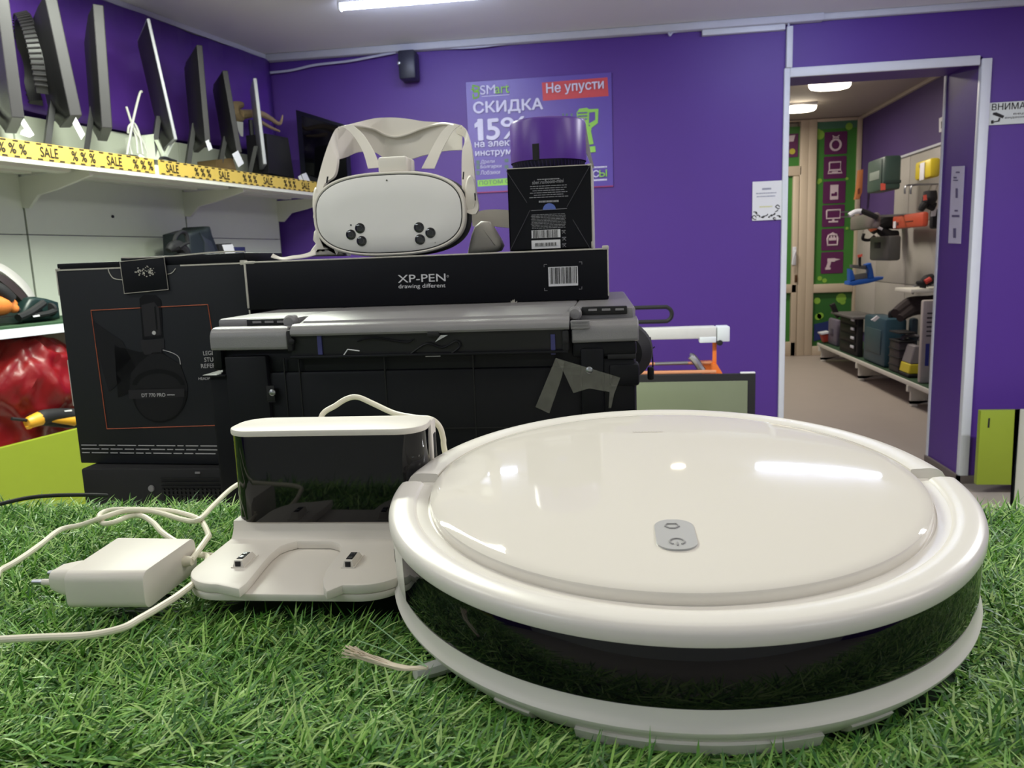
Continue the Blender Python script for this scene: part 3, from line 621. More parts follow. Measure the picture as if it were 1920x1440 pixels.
# shoulders: rounded grey bars
def bar(pxs, name, r=.011):
    (ax, ay), (bx_, by_), hpx = pxs; p, q = at(ax, ay, YP), at(bx_, by_, YP); hz = (p.z-at(ax, ay+hpx, YP).z)
    prof = [(.05, 0)]+[(r-r*math.sin(math.radians(a)), -r*1.0+r*math.cos(math.radians(a))) for a in range(0, 91, 15)]+[(0, -hz+.002), (.002, -hz), (.05, -hz)]
    b = B(); b.rings([[(p.x, YP-.006+y, p.z+z) for y, z in prof], [(p.x+(q.x-p.x), YP-.006+y, q.z+z) for y, z in prof]]); return b.done(name, M_grey, pr, bevel=.002)
bar(((396, 615), (541, 612), 42), 'shoulder'); bar(((1072, 603), (1197, 598), 40), 'shoulder')
x0, x1, z0, z1 = PX(1070, 598, 1106, 616); b = B(); b.box((x0, YP-.0068, z0), (x1, YP-.004, z1-.001), .001)
for i in range(3): b.box((x0+.001, YP-.0075, z0+.001+i*.003), (x1-.002, YP-.006, z0+.002+i*.003))
b.done('hinge_ridge', M_grey, pr)
x0, x1, z0, z1 = PX(398, 650, 428, 694); B().box((x0, YP-.004, z0), (x1-.004, YP+.03, z1+.004), .004).done('left_cheek', M_blk, pr)
x0, x1, z0, z1 = PX(1072, 640, 1194, 668); B().box((x0, YP-.003, z0), (x1, YP+.03, z1), .004).done('right_cheek', M_blk, pr)
# scanner lid in three pieces
ZL = H-.0515
def lid(pts, z, th, name, m=M_grey, bev=.003): return B().prism([(x, y, z-th) for x, y in pts], (0, 0, th), bev=bev).done(name, m, pr)
xl = at(410, 600, .785).x; xm = at(560, 592, .785).x; xr = at(1072, 575, .785).x; xR = at(1190, 575, .785).x
lid([(xl, .785), (xm, .785), (xm, 1.13), (xl+.004, 1.13)], ZL, .011, 'lid'); lid([(xr, .785), (xR-.002, .785), (xR+.001, .80), (xR-.004, 1.13), (xr, 1.13)], ZL, .015, 'lid')
lid([(xm, .80), (xr, .80), (xr, 1.13), (xm, 1.13)], ZL, .010, 'lid_centre')
b = B()
for p0, p1, yy in ((462, 540, 606), (1090, 1176, 583)):
    a, c, z2, z3 = PX(p0, yy-7, p1, yy+6, .783); b = B(); b.box((a, .7825, z2), (c, .79, z3), .001); b.done('hinge_slot', mat('slot_black', (5, 5, 9), .5), pr)
b = B()
for p0, p1, yy in ((462, 540, 606), (1090, 1176, 583)):
    for k in range(3):
        x = p0+(p1-p0)*(k+.6)/3.4; a, c, z2, z3 = PX(x-2, yy-2-(x-p0)*.02, x+14, yy-(x-p0)*.02, .782); b.box((a, .7815, z2), (c, .784, z3+.0008))
b.done('hinge_rib', M_grey, pr)
for px, py in ((545, 603), (1078, 588)):
    c = at(px, py, .781); B().lathe([(0, .006), (.005, .0055), (.007, .003), (.007, -.008)], 20, M=Matrix.Translation(c) @ FACE).done('hinge_knuckle', M_grey, pr)
# rear paper flap: plate plus rolled lip
fl = [at(566, 592, .80), at(1068, 576, .80)]
prof = [(.80, ZL+.0015), (.785, ZL-.0005), (.773, ZL-.0040), (.7715, ZL-.0060), (.7690, ZL-.0064), (.7640, ZL-.0070), (.7595, ZL-.0092), (.7568, ZL-.0130), (.7565, ZL-.0162), (.7585, ZL-.0183), (.764, ZL-.0170), (.78, ZL-.012), (.80, ZL-.006)]
xa, xb = at(546, 625, .76).x, at(1067, 605, .76).x
b = B(); b.rings([[(x + (.009 if (x == xa and y > .771) else 0), y, z) for y, z in prof] for x in (xa, xb)]); b.done('paper_flap', M_grey, pr)
x0, x1, z0, z1 = PX(804, 622, 827, 630); B().box((x0, .7555, z0), (x1, .762, z1), .001).done('flap_latch', M_dark, pr)
for px, py in ((547, 640), (1060, 640)):
    x0, x1, z0, z1 = PX(px-6, py-22, px+8, py+28); b = B(); b.box((x0, YP-.008, z0+.006), (x1, YP+.004, z1), .002)
    c = at(px, py, YP-.008); b.lathe([(0, .002), (.0025, .0015), (.003, 0)], 14, M=Matrix.Translation(c) @ FACE); b.done('flap_hinge', M_dark, pr)
# round bulge of the far side and its cable
c = at(1190, 660, .84); b = B(); b.lathe([(0, .02), (.020, .018), (.031, .006), (.033, -.01), (.031, -.06)], 36, M=Matrix.Translation((c.x-.012, .86, c.z-.002)) @ FACE); b.done('side_wheel', M_dark, pr)
b = B(); b.tube([at(1219, 632, .9), at(1222, 655, .9), at(1224, 680, .9), at(1224, 700, .9)], .0009, n=6); b.tube([at(1221, 655, .9), at(1228, 650, .9)], .0006, n=6); b.box((at(1214, 690, .9).x, .895, at(1214, 712, .9).z), (at(1226, 690, .9).x, .905, at(1214, 688, .9).z), .002); b.done('side_cable', M_dark, pr)
# strip of clear tape across the cover
M_tape = mat('clear_tape', (140, 140, 130), .22, var=.45, nscale=160, alpha=.32, bump=.5, bscale=120)
b = B(); quad_px(b, [(1042, 671), (1163, 708), (1151, 740), (1146, 765), (1141, 765), (1143, 735), (1105, 728), (1075, 737), (1058, 700)], YP-.0068, .0003); quad_px(b, [(1042, 671), (1058, 678), (1054, 705), (1030, 775), (1004, 763)], YP-.0074, .0003)
b.done('tape', M_tape, pr, smooth=0)['label'] = 'strip of clear wrinkled tape'

# ================================================================== TABLET BOX
YX = .93
tx = thing('tablet_box', 'long flat black tablet box lying on the printer', 'box', (-.23, 1.05, ZL))
pTL, pTR, pBL, pBR = at(457, 490, YX), at(1140, 470, YX), at(468, 582, YX), at(1137, 562, YX)
x0, x1, zb, zt_ = pTL.x, pTR.x, ZL+.0006, (pTL.z+pTR.z)/2
B().box((x0, YX, zb), (x1, 1.20, zt_), .0012).done('carton', M_card, tx)
b = B(); b.box((x0, YX-.0006, zt_-.0006), (x1, YX+.004, zt_+.0012), .0006); b.box((x0-.0006, YX-.0006, zb+.002), (x0+.0022, YX+.002, zt_), .0006); b.box((x1-.001, YX-.0004, zb+.004), (x1+.0006, YX+.001, zt_+.002), .0003)
b.box((x1-.007, YX-.001, zt_-.001), (x1+.001, YX+.006, zt_+.0042), .0015); b.box((x0, YX-.001, zt_-.0015), (x0+.014, YX+.003, zt_+.0018), .001); b.done('worn_edge', M_cardedge, tx)
r_ = random.Random(8); b = B(); c = at(962, 568, YX-.001)
for k in range(16):
    a = r_.uniform(-.4, 3.5); l = r_.uniform(.003, .006); b.prism([c+Vector((-.003, 0, -.004)), c+Vector((.003, 0, -.004)), c+Vector((l*math.cos(a), -.002*r_.random(), l*math.sin(a)*.9))], (0, -.0006, 0))
b.done('torn_scrap', M_cardedge, tx)['label'] = 'torn pale paper scrap'
b = B(); letter_px(b, 'XP-PEN', (747, 530), (836, 527), 14, YX, bold=.004); letter_px(b, 'drawing different', (748, 543), (836, 541), 10, YX, bold=-.004)
c = at(839.5, 518, YX-.0008); b.tube([c+Vector((.0011*math.cos(a), 0, .0011*math.sin(a))) for a in [k*.7 for k in range(10)]], .0002, n=4, smooth=1)
b.done('lettering', M_ink, tx, smooth=0)
p, q, u = at(1029, 537, YX), at(1084, 535, YX), at(1029, 501, YX)
b = B(); p.y = q.y = YX-.0008; barcode(b, p, q-p, (0, 0, u.z-p.z)); b.done('barcode', (M_paper, M_inkblk), tx, smooth=0)
b = B()
for (x, y), (sx, sz) in (((1020, 496), (1, -1)), ((1091, 491), (-1, -1)), ((1021, 545), (1, 1)), ((1091, 542), (-1, 1))):
    c = at(x, y, YX-.0008); b.tube([c+Vector((sx*.0035, 0, 0)), c, c+Vector((0, 0, sz*.003))], .0003, n=4, smooth=0)
b.done('corner_mark', M_inkg, tx, smooth=0)

# ================================================================== VR HEADSET
YV = .955
vr = thing('vr_headset', 'white virtual reality headset standing on the tablet box', 'headset', (-.27, .99, zt_+.001))
def sup(cx_, cz_, a, c, n=2.7, k=64):
    o = []
    for i in range(k):
        t = 2*math.pi*i/k; co, si = math.cos(t), math.sin(t); o.append((cx_+a*math.copysign(abs(co)**(2/n), co), cz_+c*math.copysign(abs(si)**(2/n), si)))
    return o
L_, R_, T_, Bm = at(588, 408, YV), at(873, 402, YV), at(733, 321, YV), at(733, 480, YV)
vcx, vcz, va, vc = (L_.x+R_.x)/2, (T_.z+Bm.z)/2, (R_.x-L_.x)/2, (T_.z-Bm.z)/2
def vring(s, y, n=2.7, dz=0): return [(x, y, z) for x, z in sup(vcx, vcz+dz, va+s, vc+s, n)]
B().rings([vring(-.004, YV-.001), vring(-.0022, YV-.0026), vring(-.0005, YV-.0015), vring(0, YV+.002), vring(0, YV+.011), vring(-.0015, YV+.0145), vring(-.008, YV+.0155)], cap=False).done('front_shell', M_vr, vr)
B().rings([vring(-.0048, YV+.004), vring(-.0048, YV-.0022), vring(-.006, YV-.003), vring(-.03, YV-.0036)]).done('face_plate', M_vrface, vr)
B().rings([vring(-.0037, YV+.001), vring(-.0037, YV-.0016), vring(-.0050, YV-.0016)], cap=False).done('gap_line', M_dark, vr)
B().rings([vring(-.004, YV+.013), vring(.0005, YV+.017), vring(.001, YV+.040), vring(-.006, YV+.058), vring(-.020, YV+.078)], cap=True).done('face_pad', mat('charcoal_foam', (48, 48, 54), .85), vr)
M_lens = mat('camera_glass', (34, 35, 38), .08, coat=.5)
for x, y in ((675, 428), (658, 440), (678, 452), (785.5, 426.5), (807, 436.5), (787.5, 449)):
    c = at(x, y, YV-.0036); b = B(); b.lathe([(0, .0008), (.0058, .0008), (.0064, .0004), (.0066, -.001)], 28, M=Matrix.Translation(c) @ FACE); l = b.done('camera_lens', M_lens, vr)
    b = B(); b.lathe([(.0026, .0010), (.0036, .0011), (.0038, .0008)], 24, M=Matrix.Translation(c) @ FACE); b.done('lens_ring', mat('lens_ring_dark', (62, 62, 66), .3), l)
b = B()
for x, y, r in ((725, 338, .0009), (658, 422, .0011), (816, 455, .0005)):
    c = at(x, y, YV-.0036); b.lathe([(0, .0004), (r, .0004), (r, -.001)], 12, M=Matrix.Translation(c) @ FACE)
b.done('sensor_dot', M_inkblk, vr)
def V(pts, Y): return [at(x, y, Y if isinstance(Y, (int, float)) else Y[i]) for i, (x, y) in enumerate(pts)]
# side arms
yy = [.962, .968, .978, .990, 1.002, 1.012, 1.02]
b = B(); b.ribbon(V([(587, 408), (592, 357), (602, 313), (614, 275), (626, 247), (634, 239), (648, 236)], yy), V([(600, 412), (606, 350), (626, 330), (632, 304), (631, 282), (629, 264), (640, 250)], yy), (0, .008, 0)); b.done('side_arm', M_vr, vr)
b = B(); b.ribbon(V([(892, 401), (897, 388), (892, 357), (886, 291), (876, 249), (866, 236), (850, 233)], yy), V([(884, 402), (870, 392), (866, 352), (866, 288), (871, 266), (868, 256), (856, 250)], yy), (0, .008, 0)); b.done('side_arm', M_vr, vr)
b = B(); b.rings([[tuple(at(x, y, YV+.012+dy)) for x, y in [(cx_+rx*math.cos(t), cy_+ry*math.sin(t)) for t in [k*math.pi/10 for k in range(20)]]] for cx_, cy_, rx, ry, dy in ((882, 365, 9, 34, 0), (882, 365, 11, 37, .006), (884, 365, 10, 35, .02))]); b.done('arm_joint', M_vr, vr)
b = B(); b.rings([[tuple(at(x, y, YV+.012+dy)) for x, y in [(cx_+rx*math.cos(t), cy_+ry*math.sin(t)) for t in [k*math.pi/10 for k in range(20)]]] for cx_, cy_, rx, ry, dy in ((593, 380, 4, 26, 0), (592, 380, 6, 29, .006), (594, 380, 6, 27, .02))]); b.done('arm_joint', M_vr, vr)
b = B()
for pts in ([(613, 331), (611, 343)], [(868, 322), (867, 336)], [(889, 362), (890, 376)]): b.ribbon(V(pts, .9625), V([(x+2, y) for x, y in pts], .9625), (0, .002, 0), sub=1)
b.done('slot', M_dark, vr)
# rear strap: wide scalloped band
yb = [1.02, 1.05, 1.08, 1.10, 1.11, 1.11, 1.105, 1.10, 1.08, 1.05, 1.02]
top = [(634, 238), (648, 235), (671, 229), (701, 222), (721, 220.5), (741, 220.5), (767, 223), (791, 227), (822, 229), (842, 230), (866, 235)]
bot = [(634, 298), (648, 294), (671, 285), (701, 285), (721, 297), (741, 300), (767, 299), (791, 292), (822, 285), (842, 282), (866, 281)]
b = B(); b.ribbon(V(top, yb), V(bot, yb), (0, .004, 0)); b.done('rear_strap', M_vr, vr)
ly = [y-.006 for y in yb]; lip = [(634, 242), (652, 236), (674, 236), (701, 242), (721, 252), (741, 256.5), (763, 252), (791, 241), (822, 233), (842, 233), (866, 240)]
b = B(); b.ribbon(V(top, ly), V(lip, ly), (0, .005, 0)); b.tube(V(lip, [y-.001 for y in ly]), .0016, n=6); b.done('strap_padding', M_vr, vr)
ys = [1.0, .998, .994, .988, .984]
b = B(); b.ribbon(V([(640, 236), (655, 246), (668, 262), (681, 286), (690, 316)], ys), V([(660, 234), (676, 247), (689, 264), (702, 287), (713, 314)], ys), (0, .0025, 0)); b.done('top_strap', M_vr, vr)
b = B(); b.ribbon(V([(840, 235), (828, 247), (815, 268), (803, 291), (790, 316)], ys), V([(864, 234), (850, 244), (839, 262), (826, 287), (814, 316)], ys), (0, .0025, 0)); b.done('top_strap', M_vr, vr)
x0, x1, z0, z1 = PX(710, 296, 766, 320, YV+.01); b = B(); b.box((x0, YV+.004, z0-.002), (x1, YV+.045, z1), .003, seg=3); b.done('top_buckle', M_vr, vr)
b = B(); b.box((x0-.003, YV+.045, z0-.004), (x1+.003, YV+.07, z0+.004), .002); b.done('strap_hub', M_dark, vr)

# ---- controllers
def controller(lab, body, band, Yb, strap=None):
    t = thing('vr_controller', lab, 'controller', at(*body[0], Yb))
    b = B(); b.prism(V(body, Yb), (0, .036, 0), bev=.009, seg=4); b.done('grip', M_vr, t, smooth=60)
    if band:
        b = B(); b.ribbon(V(band[0], Yb+.03), V(band[1], Yb+.03), (0, .022, 0)); b.done('face_ring', M_vr, t, smooth=60)
    if strap: b = B(); b.ribbon(V(strap[0], YV+.0), V(strap[1], YV-.004), (0, .0, .0012)); b.done('wrist_strap', M_vr, t)
controller('white hand controller lying right of the headset by the black speaker box', [(874, 477), (882, 440), (888, 424), (900, 414), (916, 415), (926, 432), (936, 448), (941, 460), (936, 470), (920, 474)], ([(884, 402), (902, 395), (926, 392.5), (953, 394), (985, 398)], [(886, 424), (902, 420), (926, 424), (953, 427), (985, 430)]), 1.0)
controller('white hand controller with a wrist strap lying left of the headset', [(572, 481), (581, 466), (588, 457), (583, 450), (585, 434), (594, 422), (606, 432), (616, 455), (640, 468), (645, 480)], None, .985, ([(512, 477), (528, 484), (548, 481), (570, 478), (590, 470)], [(508, 483), (530, 488), (550, 486), (574, 483), (592, 478)]))

# ================================================================== SPEAKER BOX AND THE SPEAKER IN IT
YS = .945
sx_ = thing('speaker_box', 'black folded-bottom cardboard box with white print holding the purple speaker', 'box', (-.07, .99, zt_+.001))
a_, c_, d_, e_ = at(950, 318, YS), at(1108, 308, YS), at(957, 473, YS), at(1110, 470, YS)
bx0, bx1, bz0, bz1 = (a_.x+d_.x)/2, (c_.x+e_.x)/2, zt_+.0018, (a_.z+c_.z)/2
ztop = at(1030, 215, YS).z
b = B(); b.box((bx0, YS, bz0), (bx1, YS+.0012, bz1)); b.box((bx0, YS, bz0), (bx1, YS+.1, bz0+.0012)); b.box((bx0, YS+.0988, bz0), (bx1, YS+.1, bz1+.01))
b.prism([(bx0, YS, bz0), (bx0, YS, bz1), (bx0, YS+.02, bz1), (bx0, YS+.1, bz1+.01), (bx0, YS+.1, bz0)], (.0012, 0, 0)); b.done('carton', M_card, sx_, smooth=0)
b = B(); b.prism([(bx1, YS, bz0), (bx1, YS, bz1), (bx1, YS+.1, bz1), (bx1, YS+.1, bz0)], (.0014, 0, 0)); b.prism(V([(1109, 310), (1099, 285), (1093, 250), (1087, 221), (1096, 220), (1101, 250), (1108, 290), (1113, 309)], YS+.06), (0, .035, 0)); b.done('side_flap', mat('white_grey_card', (190, 188, 186), .7, var=.15, nscale=160), sx_, smooth=0)
b = B(); b.tube([(bx0, YS-.0004, bz1), (bx1, YS-.0004, bz1)], .0006, n=5, smooth=0); b.box((bx1-.001, YS-.0008, bz0), (bx1+.0012, YS+.0006, bz0+.008), .0005); b.box((bx1-.004, YS-.001, bz1-.001), (bx1+.0012, YS+.002, bz1+.0012), .0006); b.tube([(bx1+.0006, YS, bz0), (bx1+.0006, YS, bz1)], .0005, n=5, smooth=0); b.done('worn_edge', M_cardedge, sx_)
b = B()
for P4 in (((949, 320), (988, 380)), ((1107, 309), (1063, 388)), ((956, 471), (994, 394)), ((1107, 467), (1074, 412))):
    b.tube([at(*p, YS-.0006) for p in P4], .00035, n=4, smooth=0)
b.done('fold_line', mat('fold_grey', (70, 70, 78), .6), sx_)
b = B(); letter_px(b, 'sber.ru/boom-mini', (998, 346), (1057, 342), 7, YS, bold=.015, shear=.15)
def pbars(x0_, y0_, x1_, y1_, n, seed, **k):
    p, q, u = at(x0_, y1_, YS-.0008), at(x1_, y1_-(x1_-x0_)*.03, YS-.0008), at(x0_, y0_, YS-.0008); bars(b, (p.x, YS-.0008, p.z), (q.x-p.x, 0, 0), (0, 0, u.z-p.z), n, seed=seed, **k)
pbars(1006, 335, 1050, 339, 1, 3, fill=.5); pbars(992, 348, 1066, 373, 6, 4, fill=.3, ragged=.3); pbars(1008, 376, 1050, 381, 1, 9, fill=.7); pbars(996, 402, 1062, 430, 10, 6, fill=.35, ragged=.06)
b.done('lettering', M_inkg, sx_, smooth=0)
b = B(); c = at(1030, 393.5, YS-.0007); b.add([tuple(c)]+[(c.x+.0078*math.cos(t), c.y, c.z+.0078*math.sin(t)) for t in [math.pi*k/20 for k in range(21)]], [(0, k, k+1) for k in range(1, 21)]); b.done('blue_half_disc', mat('blue_print', (92, 112, 190), .6), sx_, smooth=0)
b = B(); b.tube([at(996, 395, YS-.0006), at(1063, 391, YS-.0006)], .0003, n=4, smooth=0); b.done('fold_line', M_inkg, sx_)
p, q, u = at(997, 447, YS-.0008), at(1051, 445, YS-.0008), at(997, 432, YS-.0008); b = B(); barcode(b, (p.x, YS-.0006, p.z), (q.x-p.x, 0, 0), (0, 0, u.z-p.z), lo=0.02, seed=5); b.done('barcode', (M_paper, M_inkblk), sx_, smooth=0)
p, q, u = at(997, 467, YS-.0008), at(1051, 465, YS-.0008), at(997, 451, YS-.0008); b = B(); O = Vector((p.x, YS-.0008, p.z)); X = Vector((q.x-p.x, 0, 0)); Z = Vector((0, 0, u.z-p.z))
b.add([tuple(v) for v in (O, O+X, O+X+Z, O+Z)], [(0, 1, 2, 3)], 0); barcode(b, O+X*.08+Z*.3, X*.84, Z*.4, mi_w=0, seed=12, n=30, lo=0); b.done('barcode', (M_paper, M_inkblk), sx_, smooth=0)
b = B()
for x, y in ((1057, 435), (1058, 448), (1058, 460)):
    c = at(x, y, YS-.0008); b.tube([c+Vector((-.002, 0, .002)), c+Vector((.002, 0, -.002))], .0003, n=4, smooth=0); b.tube([c+Vector((.002, 0, .002)), c+Vector((-.002, 0, -.002)), c+Vector((-.0024, 0, .002)), c+Vector((.0024, 0, .002))], .0003, n=4, smooth=0)
b.done('care_symbol', M_inkg, sx_)
# speaker
SY, SR = 1.0, .0485
sl, sr_ = at(955, 260, SY-.01), at(1098, 256, SY-.01); scx = (sl.x+sr_.x)/2; SR = (sr_.x-sl.x)/2
zs1 = at(1030, 217, SY-SR).z; zs0 = at(1030, 297, SY-SR).z
sp_ = thing('smart_speaker', 'purple cylindrical smart speaker sitting in its black box', 'speaker', (scx, SY, bz0+.002))
Mt = Matrix.Translation((scx, SY, 0))
B().lathe([(0, zs1+.001), (SR-.006, zs1+.001), (SR-.0015, zs1), (SR, zs1-.003), (SR, zs0)], 72, M=Mt).done('sleeve', mat('purple_speaker_shell', (94, 50, 160), .34, var=.02), sp_)
B().lathe([(SR-.002, zs0), (SR-.0045, zs0-.012), (SR-.008, zs0-.02), (SR-.012, bz0+.0025), (0, bz0+.0025)], 72, M=Mt).done('base', mat('dark_violet_base', (24, 18, 48), .5), sp_)
b = B()
for k in range(60):
    a = math.radians(k*6); a2 = a+.05
    b.tube([(scx+(SR-.0025)*math.cos(a), SY+(SR-.0025)*math.sin(a), zs0-.001), (scx+(SR-.0052)*math.cos(a2), SY+(SR-.0052)*math.sin(a2), zs0-.014)], .0011, n=5, smooth=0)
b.done('vent_fin', mat('violet_fin', (40, 30, 72), .4), sp_)
c = at(1006.5, 283, SY-SR*.98); a = math.atan2(-1, (c.x-scx)/SR); b = B(); b.lathe([(SR+.0004, zs0-.001), (SR+.0006, zs0+.018), (SR-.002, zs0+.0185), (SR-.002, zs0-.001)], 6, -106-3, -106+7, M=Mt); b.done('cable_notch', M_dark, sp_)

# ================================================================== ON THE BACK WALL
YW = 3.996
M_pp = mat('poster_purple', (98, 76, 172), .35, var=.03, nscale=2); M_pg = mat('poster_green', (150, 208, 92), .5); M_pw = mat('poster_white', (222, 218, 250), .5); M_prd = mat('poster_red', (206, 74, 84), .5); M_pgr = mat('poster_grey_green', (96, 120, 120), .5)
po = thing('discount_poster', 'large purple sale poster with white and green lettering on the back wall', 'poster', at(1010, 365, YW))
b = B(); TL, TR, BL, BR = [at(*p, YW) for p in ((873.6, 154.5), (1146.5, 136), (895, 363), (1148.5, 349.5))]
px0, px1, pz0, pz1 = TL.x, TR.x, (BL.z+BR.z)/2, (TL.z+TR.z)/2
b.box((px0, YW-.003, pz0), (px1, YW, pz1)); b.done('sheet', M_pp, po, smooth=0)
b = B(); b.box((px0, YW-.0036, pz0), (px1, YW-.003, pz0+.006)); b.done('red_edge', mat('poster_edge_red', (150, 50, 110), .5), po)
YQ = YW-.0034
b = B(); quad_px(b, [(1016, 155), (1139, 145), (1141, 180), (1018, 189)], YQ); rb = b.done('red_banner', M_prd, po)
b = B(); letter_px(b, 'Не упусти', (1025, 180), (1132, 171), 23, YQ-.001, th=.003, bold=.02); b.done('lettering', M_pw, rb, smooth=0)
def ptxt(t, L, R, h, m, bold=.012, name='lettering', shear=0):
    b = B(); letter_px(b, t, L, R, h, YQ, th=.003, bold=bold, shear=shear); return b.done(name, m, po, smooth=0)
ptxt('SM', (901, 178), (929, 176), 17, M_pw, .01); ptxt('art', (929, 176), (955, 174), 15, M_pg, .005)
b = B(); quad_px(b, [(903, 180.5), (955, 177), (955, 178), (903, 181.5)], YQ); b.done('logo_rule', M_pw, po)
b = B()
lg = [((886, 160), (898, 163)), ((898, 163), (898, 167)), ((886, 160), (888, 172)), ((883, 168), (890, 167)), ((888, 172), (898, 172)), ((898, 172), (897, 182)), ((897, 182), (888, 185)), ((888, 185), (887, 176)), ((891, 170), (898, 168))]
for p, q in lg: b.tube([at(*p, YQ), at(*q, YQ)], .0038, n=4, smooth=0)
b.done('logo', M_pg, po)
ptxt('СКИДКА', (889, 217), (1018, 209), 25, M_pw, .035); ptxt('1', (898, 263.3), (906, 262.8), 39, M_pw, .03); ptxt('5', (914, 262.3), (937, 260.6), 38, M_pw, .035)
b = B(); quad_px(b, [(890, 240), (889.5, 233), (898, 224.5), (902, 224.5), (902, 234)], YQ-.0005, .001); b.done('lettering', M_pw, po); ptxt('%', (941, 260.5), (988, 257.5), 39, M_pw, .02)
ptxt('на электро', (891, 280), (985, 275), 13, M_pw, .03); ptxt('инструменты', (892, 296), (1000, 290), 12, M_pw, .03)
for t, y, R in (('Дрели', 308.5, 928), ('Болгарки', 317.5, 941), ('Лобзики', 328, 938)):
    ptxt(t, (901, y), (R, y-1.6), 8, M_pw, .0, shear=.15)
    b = B(); quad_px(b, [(893, y-7.5), (899, y-8), (899.5, y), (893.5, y)], YQ); b.done('tick_box', M_pgr, po)
for y in (304, 316): b = B(); quad_px(b, [(946, y-6), (953, y-6.5), (953.5, y), (946.5, y)], YQ); b.done('tick_box', M_pgr, po)
b = B(); quad_px(b, [(895, 338), (980, 332), (981, 345), (896, 350)], YQ); gb = b.done('green_banner', M_pg, po)
b = B(); letter_px(b, 'ПОТОМ С', (899, 347), (955, 343), 7.5, YQ-.001, bold=.004); b.done('lettering', M_pgr, gb, smooth=0)
b = B()          # drill symbol
for k_, P4 in enumerate(([(1081, 212), (1086, 204), (1100, 202), (1105, 205), (1104, 238), (1100, 246), (1083, 230)],
           [(1104, 205), (1121, 204), (1122, 209), (1105, 211)], [(1116, 205), (1122, 204), (1121, 229), (1116, 226)], [(1121, 222), (1121, 231), (1109, 240), (1104, 232)],
           [(1096, 238), (1110, 236), (1108, 247), (1098, 249)], [(1098, 247), (1108, 245), (1113, 270), (1103, 272)], [(1098, 276), (1116, 274), (1117, 285), (1098, 287)])):
    quad_px(b, P4, YQ, .001+.0005*k_)
dr = b.done('drill_symbol', M_pg, po, smooth=0)
b = B()
for y in (211, 217, 223): quad_px(b, [(1083, y), (1101, y-1), (1101, y+1), (1083, y+2)], YQ-.0045)
b.done('drill_vent', M_pp, dr)
ptxt('С', (1112, 333), (1123, 332), 13, M_pw, .02); ptxt('Ы', (1124, 332), (1138, 331), 13, M_pg, .02)
b = B(); p, q, u = at(1112, 340, YQ), at(1138, 338, YQ), at(1112, 336, YQ); bars(b, (p.x, YQ-.001, p.z), (q.x-p.x, 0, 0), (0, 0, u.z-p.z), 1, fill=.8, ragged=0)
p, q, u = at(1112, 316, YQ), at(1138, 314, YQ), at(1112, 312, YQ); bars(b, (p.x, YQ-.001, p.z), (q.x-p.x, 0, 0), (0, 0, u.z-p.z), 1, fill=.8, ragged=0); b.done('small_print', M_pw, po, smooth=0)
b = B()
for x in (1054, 1061, 1070): quad_px(b, [(x, 213), (x+4, 212.7), (x+3, 218), (x, 218)], YQ)
b.done('spark_mark', M_pgr, po)

nt_ = thing('paper_notice', 'white paper notice with ink figures beside the left door trim', 'notice', at(1437, 415, YW))
b = B(); TL, TR, BL = at(1411, 341, YW), at(1464, 338, YW), at(1409, 414, YW); b.box((TL.x, YW-.002, BL.z), (.836, YW, TL.z)); b.done('sheet', M_paper, nt_, smooth=0)
b = B()
for x, y, s in ((1416, 398, 4), (1422, 404, 4), (1414, 408, 5), (1430, 407, 3.5), (1437, 404, 3.5), (1444, 406, 4), (1450, 403, 4), (1458, 388, 4.5), (1456, 396, 3), (1460, 405, 4), (1452, 410, 3)):
    c = at(x, y, YW-.0024); b.tube([c+Vector((s*.0021*math.cos(k*.7+x), 0, s*.0023*math.sin(k*.7)*(.6+.4*math.sin(k+x)))) for k in range(9)], .0022, n=4, smooth=2)
b.done('ink_figure', M_inkblk, nt_)
b = B(); p, q, u = at(1417, 372, YW-.0024), at(1456, 369, YW-.0024), at(1417, 360, YW-.0024); bars(b, p, (q.x-p.x, 0, 0), (0, 0, u.z-p.z), 2, fill=.3, ragged=.2); p, q, u = at(1429, 357, YW-.0024), at(1446, 355, YW-.0024), at(1429, 352, YW-.0024); bars(b, p, (q.x-p.x, 0, 0), (0, 0, u.z-p.z), 1, fill=.7, ragged=0); b.done('lettering', mat('notice_print', (150, 152, 172), .6), nt_, smooth=0)
b = B(); p, q, u = at(1424, 390, YW-.0024), at(1448, 388.5, YW-.0024), at(1424, 386, YW-.0024); bars(b, p, (q.x-p.x, 0, 0), (0, 0, u.z-p.z), 1, fill=.6, ragged=0); b.done('yellow_line', mat('notice_yellow', (216, 214, 160), .6), nt_, smooth=0)

sg = thing('camera_warning_sign', 'white sign with a surveillance camera symbol right of the door', 'sign', at(1890, 236, YW))
TL, BL = at(1857, 193, YW), at(1853.5, 235, YW); b = B(); b.box((BL.x-.003, YW-.003, BL.z), (BL.x+.40, YW, TL.z)); b.done('plate', mat('sign_white', (214, 220, 216), .4), sg, smooth=0)
b = B(); p = at(1859.5, 207, YW-.0034); u = at(1859.5, 195, YW); letter(b, 'ВНИМАНИЕ', p, Vector((.226, 0, 0)), (0, 0, u.z-p.z), .0006, .012)
for i, (y, x) in enumerate(((216, 1900), (223.5, 1884))):
    p = at(x, y, YW-.0034); letter(b, ('ведётся', 'видеонаблюдение')[i], p, Vector(((.12, .215)[i], 0, 0)), (0, 0, .012), .0006, 0)
b.done('lettering', M_inkblk, sg, smooth=0)
b = B(); quad_px(b, [(1862, 211.5), (1868, 210.5), (1883, 217), (1880, 222), (1861, 215)], YW-.0034); quad_px(b, [(1873, 221), (1876, 221), (1874, 228), (1862, 230), (1862, 228), (1871, 226)], YW-.0034); quad_px(b, [(1858, 226), (1863, 225), (1863, 232), (1858, 232)], YW-.0034); b.done('camera_symbol', M_inkblk, sg, smooth=0)

